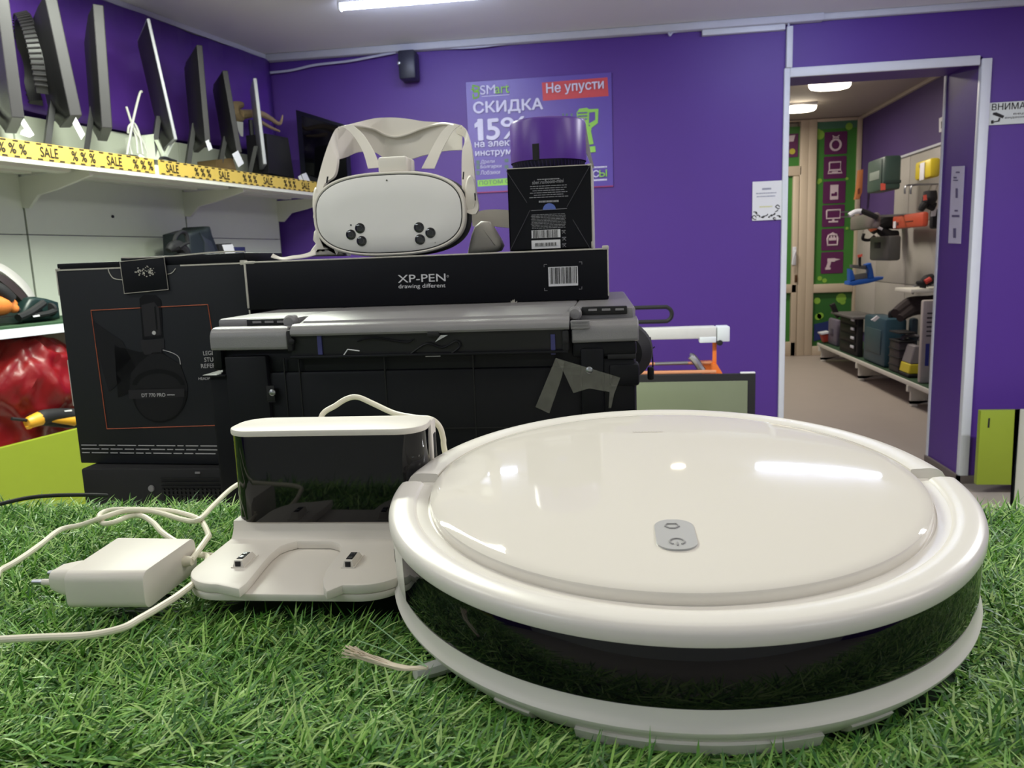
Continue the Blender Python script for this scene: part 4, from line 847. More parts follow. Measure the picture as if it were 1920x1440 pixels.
jn = thing('jamb_notice', 'narrow lilac-white paper strip on the door jamb', 'notice', (1.712, 4.2, H+.05))
def jx(x, y): return atx(x, y, 1.7115)
A_, B_, C_, D_ = jx(1784.5, 312), jx(1808, 311), jx(1800.5, 457), jx(1778, 456)
b = B(); b.prism([A_, B_, C_, D_], (.003, 0, 0)); b.done('sheet', mat('lilac_paper', (205, 200, 222), .7), jn, smooth=0)
b = B()
for cx_, cy_, w_, h_ in ((1796, 323, 7, 3), (1791, 333, 6, 3), (1792, 338, 9, 2), (1794, 362, 4, 18), (1793, 395, 6, 3), (1792, 405, 14, 4), (1790, 437, 5, 18)):
    q = [jx(cx_-w_/2, cy_-h_/2), jx(cx_+w_/2, cy_-h_/2), jx(cx_+w_/2, cy_+h_/2), jx(cx_-w_/2, cy_+h_/2)]; b.prism([p-Vector((.0012, 0, 0)) for p in q], (.001, 0, 0))
b.done('print', mat('notice_print_dark', (92, 84, 124), .7), jn, smooth=0)

# ================================================================== RIGHT FOREGROUND OF THE FAR WALL: lime cabinet and white stand
YL = 3.80
t = thing('lime_cabinet', 'low lime green cabinet panel on the floor right of the door', 'cabinet', at(1880, 905, YL))
TL, BL = at(1838.5, 770, YL), at(1831, 909, YL); b = B(); b.box((BL.x, YL, BL.z), (BL.x+.5, YL+.03, TL.z), .002); b.done('panel', M_lime, t)
B().box((BL.x+.12, YL+.03, max(.012, BL.z-.01)), (BL.x+.5, YL+.12, TL.z-.05), .002).done('carcass', M_shelf, t)
b = B(); quad_px(b, [(1853, 784), (1856.5, 784), (1855, 802), (1851.5, 802)], YL); b.done('finger_pull', M_dark, t)
t = thing('white_stand', 'white panel stand with a black foot at the right edge of the photo', 'stand', at(1925, 955, 3.3))
p, q = at(1903, 767, 3.35), at(1909, 940, 3.35); zf = .03
b = B(); b.prism([(p.x, 3.35, p.z), (p.x+.02, 3.35, p.z), (p.x+.05, 3.0, p.z-.03), (p.x+.05, 3.0, .05), (p.x+.02, 3.35, .05), (p.x+.006, 3.35, .05)], (.02, 0, 0)); b.done('panel', M_shelf, t)
c = at(1912, 948, 3.3); b = B(); b.box((c.x-.02, 3.28, 0), (c.x+.03, 3.34, .055), .008); b.done('foot', M_dark, t)

# ================================================================== TELEVISION AND THE CUTTING MACHINE RIGHT OF THE PRINTER
YT = 2.6
t = thing('low_bench', 'bench below the machine hidden behind the robot', 'bench', (.1, 2.95, 0))
ztv = at(1417, 700, YT).z
B().box((-.6, 2.64, ztv-.13), (.425, 3.3, ztv-.10), .003).done('top', M_shelf, t)
for x in (-.56, .39):
    for y in (2.66, 3.26): B().box((x-.02, y-.02, 0), (x+.02, y+.02, ztv-.13)).done('leg', M_shelf, t)
tv = thing('television', 'television with a grey green screen behind the right side of the printer', 'television', (.1, YT, ztv-.45))
xr_ = at(1417, 710, YT).x; xl_ = xr_-.74
B().box((xl_, YT-.0, ztv-.45), (xr_, YT+.012, ztv), .003).done('frame', M_dark, tv)
B().box((xl_+.026, YT-.002, ztv-.42), (xr_-.026, YT+.004, ztv-.024), .001).done('screen', mat('grey_green_screen', (128, 136, 112), .12, var=.02), tv)
B().box((xl_+.12, YT-.05, ztv-.47), (xr_-.12, YT+.06, ztv-.45), .004).done('foot', M_dark, tv)
p = at(1389, 700, YT); q = at(1416, 697, YT); B().box((p.x, YT-.001, ztv), (q.x, YT+.012, ztv+.004)).done('sticker', M_paper, tv)
B().box((xl_+.1, YT-.06, 0), (xr_-.1, YT+.06, ztv-.471), .004).done('tv_plinth', M_shelf, None)
tag(bpy.data.objects['tv_plinth'], 'plain white plinth hidden under the television', 'plinth')
YG = 2.95
M_or = mat('orange_metal', (222, 116, 48), .45)
gm = thing('gantry_machine', 'small machine with a white beam, orange frame and black cable chain', 'machine', (.1, YG, ztv-.10))
x0 = -.3
def gx(x, y): return at(x, y, YG)
B().box((x0, YG-.03, gx(1300, 634).z), (gx(1342, 634).x, YG+.03, gx(1300, 612).z), .006).done('beam', mat('silver_white_beam', (214, 212, 212), .4), gm)
b = B(); b.box((gx(1343, 0).x if False else at(1343, 625, YG).x, YG-.035, at(1350, 639, YG).z), (at(1366, 625, YG).x, YG+.035, at(1350, 611, YG).z), .004); b.box((at(1310, 640, YG).x, YG-.032, at(1325, 641, YG).z), (at(1341, 640, YG).x, YG+.02, at(1325, 630, YG).z), .003); b.done('motor_cover', M_trim, gm)
b = B(); c = at(1349, 642, YG-.02); b.lathe([(0, .02), (.010, .018), (.012, 0)], 16, M=Matrix.Translation(c) @ FACE); b.done('knob', M_dark, gm)
xo = at(1340, 665, YG).x
b = B(); b.box((xo-.008, YG-.01, ztv-.10), (xo+.006, YG+.01, at(1340, 640, YG).z), .002); b.prism([(xo-.012, YG-.03, ztv-.10), (xo-.012, YG-.03, at(1340, 680, YG).z), (xo+.006, YG-.03, at(1340, 682, YG).z), (at(1352, 697, YG).x, YG-.03, at(1352, 697, YG).z), (at(1353, 697, YG).x, YG-.03, ztv-.10)], (0, .06, 0))
b.box((at(1312, 690, YG+.1).x, YG+.05, ztv-.10), (xo, YG+.09, at(1312, 677, YG+.07).z)); b.done('frame', M_or, gm)
b = B()
for dz, yy_ in ((0, YG-.04), (.024, YG+.02)): b.cyl((x0, yy_, at(1250, 698, YG).z+dz+.006), (xo, yy_, at(1250, 698, YG).z+dz+.006), .006, n=10)
b.done('rail', mat('copper_rail', (206, 140, 104), .4), gm)
b = B(); b.box((x0, YG-.03, ztv-.10), (xo-.05, YG+.04, at(1250, 698, YG).z+.002)); b.done('bed', mat('brown_bed', (88, 66, 62), .6), gm)
b = B(); b.tube([at(1295, 667, YG), at(1303, 675, YG), at(1312, 688, YG), at(1318, 695, YG)], .014, n=8); b.cyl(at(1298, 668, YG), at(1300, 664, YG), .012, n=10); b.done('clamp', M_steel, gm)
b = B(); b.cyl(at(1228, 682, YG), at(1290, 680, YG), .006, n=10); b.done('rod', M_steel, gm)
b = B(); z1, z2 = at(1230, 576, YG).z, at(1230, 603, YG).z; xr2 = at(1246, 590, YG).x; rc_ = (z1-z2)/2
pts = [(-.05, YG, z1), (xr2-.1, YG, z1), (xr2, YG, z1)]+[(xr2+rc_*math.sin(a), YG, (z1+z2)/2+rc_*math.cos(a)) for a in [math.pi*k/8 for k in range(1, 8)]]+[(xr2, YG, z2), (xr2-.1, YG, z2), (-.05, YG, z2)]
b.tube(pts, .0085, n=6, smooth=3); b.box((-.09, YG-.02, ztv-.1), (-.05, YG+.02, z1+.01), .003); b.done('cable_chain', M_dark, gm)

# ================================================================== LEFT WALL: SHELVING UNIT
su = thing('shelving_unit', 'white wall shelving with yellow sale tape along the left wall', 'shelving', wl(2.2, .1, -H))
def wbox(b, s0, s1, o0, o1, z0, z1, mi=0, bev=0):
    ps = [wl(s0, o0, z0), wl(s1, o0, z0), wl(s1, o1, z0), wl(s0, o1, z0)]; return b.prism(ps, (0, 0, z1-z0), bev=bev, mi=mi)
SEAM = [.035, .71, 1.49, 2.27, 3.05, 3.83, 4.6]
for i in range(6):
    for z0, z1 in ((-1.15, -.80), (-.797, -.345), (-.342, .1475), (.1505, .36), (.363, .558)):
        b = B(); wbox(b, SEAM[i]+.004, SEAM[i+1]-.004, .016, .03, z0, z1); b.done('back_panel', M_panel, su)
b = B(); 
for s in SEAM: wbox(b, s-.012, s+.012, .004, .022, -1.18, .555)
b.done('upright', mat('upright_dark_grey', (88, 92, 84), .6), su)  # dark grey uprights visible through the panel gaps
b = B(); c = atw(211, 406, .031); n_ = WN; b.cyl(c, c+WN*.003, .006, n=12); b.done('screw', M_dark, su)
OFF = .385
def bracket(s, zt2):
    b = B(); pr_ = [(.025, 0), (.025, -.105), (.06, -.108), (.11, -.066), (.20, -.052), (OFF-.03, -.018), (OFF-.03, 0)]
    b.prism([wl(s-.006, o, zt2+z) for o, z in pr_], WU*-.012); return b.done('bracket', M_shelf, su)
ZU = .372
for s in SEAM[:5]: bracket(s, ZU-.026)
for i in range(5):
    b = B(); wbox(b, SEAM[i]+.001, SEAM[i+1]-.001, .03, OFF-.012, ZU-.018, ZU); wbox(b, SEAM[i]+.03, SEAM[i+1]-.03, .24, .30, ZU-.032, ZU-.018); wbox(b, SEAM[i]+.06, SEAM[i+1]-.06, .12, .16, ZU-.028, ZU-.018); wbox(b, SEAM[i]+.001, SEAM[i+1]-.001, OFF-.012, OFF, ZU-.032, ZU+.014); b.done('shelf_board', M_shelf, su)
ZLs = -.150
for s in SEAM[1:5]: bracket(s, ZLs-.03)
for i in range(5):
    b = B(); wbox(b, SEAM[i]+.001, SEAM[i+1]-.001, .03, OFF, ZLs-.022, ZLs); b.done('shelf_board', M_shelf, su); b = B(); wbox(b, SEAM[i]+.003, SEAM[i+1]-.003, OFF-.02, OFF+.002, ZLs-.026, ZLs+.001); b.done('shelf_lip', M_trim, su)
    b = B(); wbox(b, SEAM[i]+.002, SEAM[i+1]-.002, .04, OFF-.002, ZLs, ZLs+.008); b.done('green_mat', mat('dark_green_felt', (44, 74, 48), .9, var=.25, nscale=200), su)
# sale tape on the lip of the upper shelf
M_tp = mat('sale_tape_yellow', (212, 182, 88), .4, var=.05, nscale=12)
def sale(s0, s1, seq, k):
    b = B(); z0, z1 = ZU-.018, ZU+.034; wbox(b, s1, s0, OFF+.0005, OFF+.0015, z0, z1); tp = b.done('sale_tape', M_tp, su, smooth=0)
    b = B(); s = s0; o2 = OFF+.0022
    for tok in seq:
        wd, gap = {'SALE': (.062, .05), '%': (.022, .012), '_': (.0, .035)}[tok]
        if tok != '_':
            hgt = .030; O = wl(s, o2, (z0+z1)/2-hgt/2); letter(b, tok, O, WU*wd, (0, 0, hgt), .0004, .02 if tok == 'SALE' else .03)
        s -= wd+gap
        if s < s1: break
    s = s0-.01
    while s > s1+.02:
        for zz in (z0+.0015, z1-.0055): 
            O = wl(s, o2, zz); b.prism([O, O+WU*.018, O+WU*.018+Vector((0, 0, .004)), O+Vector((0, 0, .004))], WN*.0004)
        s -= .0385
    b.done('lettering', M_inkblk, tp, smooth=0)
def s_of(x, y, off=OFF): p = atw(x, y, off); return (WC+WN*off-p).dot(WU)
sJ = s_of(293, 305)
seq = ['%', '%', '%', '_', 'SALE']*6
sale(4.4, s_of(1, 275)+.012, ['_']+['SALE', '%', '%', '%', '_']*5, 0)
sale(s_of(1, 275)+.010, sJ+.012, seq, 1)
sale(sJ-.008, .03, ['_', 'SALE', '_', '%', '%', '%', '_', 'SALE', '_', '%', '%', '%', '_', 'SALE', '_', '%', '%', '%', '_', 'SALE', '_', '%', '%', '%', '_', 'SALE', '_', '_', 'SALE', '%', '%', '%', '_', 'SALE'], 2)
# lime base in front of the bottom bin
b = B(); wbox(b, .55, 4.6, OFF+.06, OFF+.078, -1.18, -.475); b.done('lime_fascia', M_lime, su)
b = B(); wbox(b, .55, 4.6, .03, OFF+.06, -.60, -.58); wbox(b, .55, 4.6, .05, OFF+.04, -1.19, -1.15); b.done('bin_deck', M_shelf, su)

# purple sheet over the upper wall
b = B(); n = 90; Rr = []
for i in range(n+1):
    s = .02+4.4*i/n; o = .034+.010*math.sin(s*9)*(.5+.5*math.sin(s*2.3))+.004*math.sin(s*31)
    Rr.append([wl(s, o, 1.046), wl(s, o+.006*math.sin(s*5), .80), wl(s, o+.010*math.sin(s*7+1), .61+.01*math.sin(s*6)), wl(s, o+.008*math.sin(s*7+1)+.004, .570+.009*math.sin(s*5))])
b.rings(Rr, closed=False, cap=False)
cu = b.done('purple_sheet', mat('purple_sheet', (92, 54, 152), .34, var=.16, nscale=6), smooth=80)
md = cu.modifiers.new('thick', 'SOLIDIFY'); md.thickness = .003
tag(cu, 'shiny purple sheet hung over the upper left wall behind the monitors', 'wall covering')

# ---- monitors standing edge-on along the upper shelf
ZS = H+ZU+.001
M_mon = mat('monitor_black', (30, 29, 32), .5); M_edge = mat('monitor_edge_grey', (50, 48, 51), .45, spec=.3); M_silver = mat('monitor_silver', (150, 150, 156), .4, .3)
M_scr = mat('dark_screen', (8, 8, 11), .08)
def monitor(lab, pb, pt, off=.355, W=.40, T=.030, delta=5.0, edge=M_edge, bulge=.03, neck=True, foot=True, tagpx=None, cat='monitor', base='flat'):
    Pb = atw(*pb, off); d = ray(*pb); hd = math.atan2(d.x, d.y)-math.radians(delta)
    wv = Vector((math.sin(hd), math.cos(hd), 0)); fv = Vector((wv.y, -wv.x, 0))
    d2 = ray(*pt); t2 = wv.dot(Pb-ORG)/wv.dot(d2); Pt = ORG+d2*t2
    up = Pt-Pb
    ft = up.cross(wv).normalized()
    if ft.dot(fv) < 0: ft = -ft
    root = thing('monitor', lab, cat, Pb+wv*W*.5, group=None)
    def q(u, v, f): return tuple(Pb+wv*u+up*v+ft*f)
    b = B(); b.rings([[q(0, 0, -T/2), q(W, 0, -T/2), q(W, 0, T/2), q(0, 0, T/2)], [q(0, 1, -T/2), q(W, 1, -T/2), q(W, 1, T/2), q(0, 1, T/2)]]); b.done('bezel', edge, root, smooth=0, bevel=.003)
    m_ = .012/up.length
    b = B(); b.rings([[q(.012, m_, T/2+.0006), q(W-.012, m_, T/2+.0006), q(W-.012, 1-m_, T/2+.0006), q(.012, 1-m_, T/2+.0006)], [q(.012, m_, T/2-.002), q(W-.012, m_, T/2-.002), q(W-.012, 1-m_, T/2-.002), q(.012, 1-m_, T/2-.002)]]); b.done('screen', M_scr, root, smooth=0)
    if bulge:
        R = []
        for f, e in ((-T/2+.001, .004), (-T/2-bulge*.55, .03), (-T/2-bulge*.9, .07), (-T/2-bulge, .11)):
            k = e/up.length; R.append([q(e, k, f), q(W-e, k, f), q(W-e, 1-k, f), q(e, 1-k, f)])
        b = B(); b.rings(R); b.done('back_casing', M_mon, root, smooth=60)
    cb = Pb+wv*W*.5; zb = Pb.z
    if neck:
        a = cb+up*.25-ft*(T/2+.005); g = Vector((a.x, a.y, ZS+.012))-fv*.05
        b = B(); w2 = wv*.03; b.rings([[tuple(p-w2), tuple(p+w2), tuple(p+w2-fv*.018), tuple(p-w2-fv*.018)] for p in (g, g+(a-g)*.6, a)]); b.done('neck', M_mon, root)
        b = B()
        if base == 'flat': b.prism([tuple(Vector((g.x, g.y, ZS))+wv*x+fv*y) for x, y in rrect(-.08, .08, -.05, .06, .03, 4)], (0, 0, .012), bev=.003)
        else:
            for sgn in (-1, 1): b.tube([tuple(g+wv*.02*sgn), tuple(Vector((g.x, g.y, ZS+.03))+wv*.10*sgn+fv*.02), tuple(Vector((g.x, g.y, ZS+.009))+wv*.15*sgn+fv*.05)], .009, n=8)
        b.done('stand_base', M_mon, root)
    if tagpx:
        ps = [atw(*p, off+.002) for p in tagpx]; b = B(); b.prism(ps, WN*.001); b.done('price_tag', M_paper, root, smooth=0)
    return root, q, up, wv, ft
monitor('leftmost dark monitor, cut off by the left edge of the photo', (34, 221), (2, -22), T=.034, W=.31, tagpx=[(44, 222), (64, 253), (55, 258), (38, 252), (40, 245), (46, 242), (39, 232)])
rt, q, up, wv, ft = monitor('big black curved monitor with a ribbed ring on its back, second from the left', (143, 217), (94, -10), T=.036, W=.25, delta=9, bulge=.035, tagpx=[(142, 220), (159, 252), (152, 262), (136, 232)])
b = B(); Rr = []
for k in range(33):
    a = math.radians(-40+k*260/32); u, v = .20+.135*math.cos(a), .52+.46*math.sin(a)
    Rr.append([q(u, v, -.045), q(u*.96+.008, .52+(v-.52)*.94, -.085), q(u*.9+.02, .52+(v-.52)*.86, -.085), q(u*.88+.024, .52+(v-.52)*.84, -.045)])
b.rings(Rr); rg = b.done('back_ring', M_mon, rt)
b = B()
for k in range(44):
    a = math.radians(-36+k*5.7); u, v = .20+.137*math.cos(a), .52+.47*math.sin(a); u2, v2 = .20+.131*math.cos(a), .52+.44*math.sin(a)
    b.tube([q(u, v, -.05), q(u2, v2, -.088)], .0028, n=4, smooth=0)
b.done('rib', M_edge, rg)
monitor('slim dark grey monitor on an arched black foot, third from the left', (201, 240), (184, 8), T=.033, W=.30, delta=4, bulge=.025, base='arch')
monitor('thin monitor with a bright silver edge leaning back', (330, 262), (278, 34), T=.012, W=.31, delta=9, edge=M_silver, bulge=.012, base='arch')
monitor('black monitor with a grey edge right of the silver-edged one', (390, 267), (374, 84), T=.022, W=.30, delta=10, bulge=.02, tagpx=[(385, 265), (392, 261), (398, 279), (391, 283)])
monitor('smaller black monitor with a grey edge, fifth edge from the left', (449, 286), (422, 132), T=.022, W=.27, delta=10, bulge=.02, tagpx=[(435, 289), (446, 282), (457, 306), (447, 314)])
monitor('white-edged monitor at the right end of the row', (497, 308), (478, 146), T=.016, W=.24, delta=5, edge=M_silver, bulge=.0)
# ---- darker sets in the corner
t = thing('boxy_monitor', 'bulky black set low behind the white-edged monitor', 'monitor', atw(525, 335, .24))
b = B(); ps = [atw(500, 250, .26), atw(541, 258, .26), atw(553, 335, .26), atw(505, 325, .26)]; b.prism(ps, -WN*.12, bev=.006); b.done('casing', M_mon, t)
b = B(); c = atw(520, 333, .22); g = Vector((c.x, c.y, ZS)); b.prism([tuple(g+WU*x+WN*y) for x, y in rrect(-.12, .12, -.06, .06, .02, 4)], (0, 0, .03), bev=.004); b.done('stand_base', M_mon, t)
t = thing('flat_television', 'wide dark flat television turned to the room at the corner end of the shelf', 'television', (-1.45, 3.84, ZS))
A0, A1, A2, A3 = at(554, 206, 3.90), at(645, 234, 3.80), at(645, 352, 3.80), at(556, 345, 3.90)
n_ = (A1-A0).cross(Vector((0, 0, 1))).normalized()
b = B(); b.prism([A0, A1, Vector((A1.x, A1.y, A2.z)), Vector((A0.x, A0.y, A3.z))], -n_*.035, bev=.004); b.done('casing', mat('navy_black_plastic', (24, 25, 38), .4), t)
b = B(); b.prism([p+n_*.0015 for p in (A0+(A1-A0)*.12+Vector((0, 0, -.02)), A1+Vector((0, 0, -.012)), Vector((A1.x, A1.y, A2.z+.02)), (A0+(A1-A0)*.12)*1+Vector((0, 0, A3.z-A0.z+.02)))], -n_*.004); b.done('screen', M_scr, t)
b = B(); m_ = (A0+A1)/2; b.prism([tuple(Vector((m_.x, m_.y, ZS))+(A1-A0).normalized()*x-n_*y) for x, y in rrect(-.12, .12, -.06, .08, .02, 4)], (0, 0, max(.01, A3.z-ZS+.004)), bev=.003); b.done('stand_base', M_dark, t)
# white papers / tags near the shelf end
def wtag(ps, off, lab, cat='price tag', m=M_paper, nm='price_tag', th=.003):
    b = B(); b.prism([atw(*p, off) for p in ps], -WN*th); return tag(b.done(nm, m, smooth=0), lab, cat)
wtag([(560, 331), (564, 328), (572, 345), (565, 345)], .36, 'narrow white tag standing at the corner end of the shelf, left one')
wtag([(566, 327), (574, 324), (585, 346), (574, 347)], .36, 'wider white tag standing at the corner end of the shelf, right one')
wtag([(440, 227), (456, 229), (456, 256), (452, 255)], .20, 'white paper sheet glimpsed between the last two monitors', 'paper', nm='paper_sheet')
# small things between the monitors
cb_ = thing('cable_bundle', 'bundle of white cables looped over the shelf between the monitors', 'cables', atw(257, 298, .27))
b = B()
for pts in ([(266, 172), (262, 176), (252, 215), (246, 245), (238, 290)], [(237, 200), (246, 228), (256, 250), (268, 266), (277, 288)], [(240, 250), (242, 237), (252, 232), (262, 255), (268, 290)], [(247, 235), (255, 258), (258, 288)], [(252, 240), (262, 262), (266, 292), (254, 296)], [(246, 250), (243, 270), (248, 294)]):
    b.tube([atw(*p, .28+.004*i) for i, p in enumerate(pts)], .0042, n=7)
b.done('cable', mat('grey_white_cable', (186, 186, 178), .5), cb_)
bx_ = thing('grey_carton', 'grey white open carton behind the leaning silver-edged monitor', 'box', atw(285, 298, .2))
b = B(); b.prism([atw(272, 254, .22), atw(297, 250, .22), atw(300, 300, .22), atw(276, 298, .22)], -WN*.10); b.done('carton', M_panel, bx_, smooth=0)
b = B(); b.prism([atw(293, 262, .24), atw(296, 262, .24), atw(313, 296, .24), atw(309, 297, .24)], -WN*.01); b.prism([atw(324, 262, .24), atw(328, 266, .24), atw(312, 297, .24), atw(307, 296, .24)], -WN*.01); b.done('flap', M_panel, bx_, smooth=0)
b = B(); b.tube([atw(300, 301, .33), atw(302, 297, .33), atw(310, 296, .33), atw(318, 299, .33), atw(330, 303, .33)], .006, n=7); tag(b.done('coiled_lead', M_dark), 'short black cord coiled on the shelf edge near the tape gap', 'cord')
b = B(); b.tube([atw(236, 294, .34), atw(250, 293, .34), atw(262, 297, .34)], .006, n=7); b.tube([atw(262, 293, .345), atw(268, 296, .345)], .007, n=7, mi=1); tag(b.done('usb_plug', (M_dark, M_paper)), 'black lead with a white plug lying on the shelf below the cable bundle', 'cord')
wd = mat('tan_horn', (176, 152, 118), .5, var=.2)
hn = thing('horn_ornament', 'tan curved horn-like ornament standing behind the last monitors', 'ornament', atw(480, 245, .16))
b = B(); b.tube([atw(454, 196, .16), atw(440, 200, .16), (atw(438, 212, .16)), atw(446, 221, .16), atw(455, 219, .16)], [.012, .024, .03, .024, .014], n=10); b.done('curl', wd, hn)
b = B(); b.tube([atw(450, 215, .16), atw(485, 213, .16), atw(505, 221, .16), atw(524, 232, .16), atw(530, 216, .16)], [.024, .016, .012, .009, .003], n=10); b.tube([atw(488, 228, .16), atw(505, 238, .16), atw(524, 246, .16)], [.010, .008, .005], n=8); b.done('horn', wd, hn)
B().tube([atw(470, 225, .15), Vector((*atw(470, 225, .15)[:2], ZS))], .012, n=8, smooth=0).done('post', M_mon, hn)
t = thing('cardboard_box', 'small brown cardboard box on the shelf under the fifth monitor', 'box', atw(425, 322, .2))
b = B(); b.prism([atw(405, 300, .24), atw(436, 296, .24), atw(446, 326, .24), atw(405, 318, .24)], -WN*.10); b.done('carton', mat('brown_card', (120, 98, 62), .8), t, smooth=0)

# ---- lower shelf: bag, small boxes, iron and tools
ZB = H+ZLs+.009
def atb(x, y, off): p = atw(x, y, off); return Vector((p.x, p.y, ZB))
bg = thing('black_handbag', 'black bag with a looped handle on the lower shelf behind the headphone box', 'bag', atw(400, 490, .2))
b = B()
out = [(352, 437), (372, 431), (386, 428), (388, 424), (397, 424), (401, 440), (413, 470), (420, 500), (352, 500)]
b.prism([(atb if p[1] == 500 else atw)(*p, .26) for p in out], -WN*.14, bev=.018, seg=3); b.done('body', mat('dark_teal_leather', (24, 34, 38), .55), bg, smooth=60)
b = B(); b.prism([atw(*p, .265) for p in [(375, 436), (384, 445), (397, 452), (412, 490), (385, 490), (384, 455)]], -WN*.01, bev=.003); b.done('front_pocket', mat('slate_leather', (46, 52, 60), .5), bg)
b = B(); b.tube([atw(x, y, .30) for x, y in ((326, 465), (328, 447), (336, 437), (343, 435), (349, 440), (352, 455))], .0085, n=8); b.done('handle', M_dark, bg)
b = B(); b.tube([atw(x, y, .31) for x, y in ((316, 470), (322, 464), (334, 462), (345, 472), (348, 490))], [.012, .02, .024, .024, .022], n=10); b.tube([atw(340, 475, .31), atb(342, 480, .31)], [.03, .035], n=10, smooth=0); b.tube([atw(x, y, .33) for x, y in ((336, 464), (346, 458), (354, 455))], .006, n=7); b.done('strap_pile', M_dark, bg)
bb_ = thing('navy_box', 'small navy box standing right of the black bag', 'box', atw(450, 480, .2)); b = B(); b.prism([atw(438, 463, .22), atw(460, 463, .22), atb(460, 492, .22), atb(438, 492, .22)], -WN*.08, bev=.003); b.done('carton', mat('navy_card', (38, 44, 86), .5), bb_)
wb = thing('tagged_box', 'small dark box with a big white tag beside the black bag', 'box', atw(425, 485, .22)); b = B(); b.prism([atw(410, 459, .25), atw(434, 456, .25), atb(441, 492, .25), atb(418, 492, .25)], -WN*.08, bev=.003); b.done('carton', M_dark, wb)
b = B(); b.prism([atw(416, 459, .252), atw(436, 458, .252), atw(441, 476, .252), atw(423, 478, .252)], WN*.001); b.done('price_tag', M_paper, wb, smooth=0)

ir = thing('circular_saw', 'power tool with a white curved guard at the left end of the lower shelf', 'power tool', atw(20, 590, .25))
b = B(); A_ = [(-40, 486), (-12, 490), (8, 497), (30, 512), (47, 528), (57, 541), (66, 555)]; C_ = [(-40, 512), (-14, 505), (2, 509), (20, 522), (38, 538), (50, 552), (57, 561)]
b.ribbon([atw(*p, .22) for p in A_], [atw(*p, .25) for p in C_], WN*-.03); b.done('guard', mat('silver_white_guard', (200, 196, 194), .3), ir, smooth=60)
b = B(); b.ribbon([atw(*p, .26) for p in [(-40, 514), (-5, 512), (20, 525), (40, 544), (56, 562)]], [atw(*p, .27) for p in [(-40, 525), (-10, 522), (10, 534), (30, 552), (48, 570)]], WN*-.05); b.done('inner_guard', mat('brown_black_metal', (52, 44, 42), .4), ir)
b = B(); b.tube([atw(-30, 530, .30), atw(0, 545, .31), atw(18, 562, .31)], .022, n=12); b.done('handle', M_dark, ir)
b = B(); b.tube([atw(-50, 572, .30), atw(-5, 572, .30), atw(16, 572, .30), atw(26, 578, .31), atw(31, 580, .31)], [.035, .034, .026, .016, .010], n=14); b.done('housing', mat('orange_plastic', (224, 130, 60), .4), ir, smooth=60)
b = B(); b.tube([atw(28, 579, .313), atw(36, 582, .315)], .008, n=10); b.box(*[tuple(v) for v in ((atw(-60, 601, .3)+Vector((-.05, -.05, 0))), (atw(10, 594, .3)+Vector((.02, .05, 0))))], .006); b.done('sole', M_dark, ir)
tc = thing('dark_tool', 'dark green and black tool case next to the orange power tool', 'tool', atw(80, 600, .25))
b = B(); b.prism([atw(*p, .30) for p in [(56, 560), (68, 556), (92, 560), (112, 566), (116, 598), (60, 606), (40, 606), (42, 584)]], -WN*.12, bev=.012, seg=3); b.done('case', mat('dark_green_plastic', (18, 40, 38), .4), tc, smooth=60)
b = B(); b.tube([atw(34, 596, .33), atw(56, 586, .32), atw(82, 568, .315)], .012, n=8); b.tube([atw(62, 592, .32), atw(88, 588, .32), atw(104, 582, .315)], .009, n=8); b.lathe([(0, .01), (.02, .008), (.022, 0)], 16, M=Matrix.Translation(atw(96, 580, .302)) @ FACE); b.done('grip', M_dark, tc)
b = B(); b.prism([atw(61, 592, .335), atw(73, 590, .335), atw(74, 593, .335), atw(62, 595, .335)], WN*.002); b.done('price_tag', M_paper, tc, smooth=0)

# ---- red bag and yellow tool in the bottom bin
ZD = H-.579
rb_ = thing('red_bag', 'crumpled red plastic bag in the bin behind the lime board', 'bag', atw(60, 840, .2))
bm = bmesh.new(); bmesh.ops.create_icosphere(bm, subdivisions=5, radius=1)
cA, cB = atw(-60, 740, .22), atw(136, 700, .22); ctr = (cA+cB)/2; half = (cB-cA).length/2
from mathutils import noise
for v in bm.verts:
    d = v.co.copy(); n1 = noise.noise(d*1.6+Vector((3, 1, 2)))*.24-abs(noise.noise(Vector((d.x*3+d.z*1.2, d.y*3, d.z*1.1))))*.34-abs(noise.noise(Vector((d.x*6-d.z*2, d.y*6, d.z*2+4))))*.16+.14
    top = 1.0
    s_, o_, z_ = d.x*(1+n1), d.y*(1+n1), d.z*(1+n1)
    sq = 1-.38*max(0, z_)                       # narrows to its top
    sh = .08*z_
    p = ctr+WU*(s_*half*1.25*sq-.02)+WN*max(-.165, min(.205, o_*.17))+Vector((0, 0, z_*(.21 if z_ > 0 else .205)))
    p.z += -.03; p.z = min(H-.186+.004*d.x, max(p.z, ZD+.001)); v.co = p
b = B(); b.bm(bm); b.done('sack', mat('red_plastic_film', (120, 11, 17), .38, var=.15, nscale=7, bump=.5, bscale=40, spec=.4), rb_, smooth=70)
b = B(); b.prism([atw(*p, .375) for p in [(108, 664), (121, 672), (123, 682), (110, 676)]], WN*.001); b.done('white_print', M_paper, rb_, smooth=0)
yt = thing('multitool', 'yellow and black hand tool lying on the red bag', 'power tool', atw(90, 800, .41))
OT = .405
b = B(); b.tube([atw(50, 793, OT), atw(58, 791, OT), atw(74, 785, OT), atw(78, 784, OT)], [.014, .019, .022, .017], n=12); b.tube([atw(54, 796, OT), atw(57, 801, OT)], .012, n=10); b.tube([atw(86, 786, OT+.006), atw(112, 787, OT+.006), atw(138, 788, OT+.006)], [.009, .013, .020], n=10); b.done('yellow_body', mat('yellow_orange_plastic', (226, 164, 44), .4), yt, smooth=60)
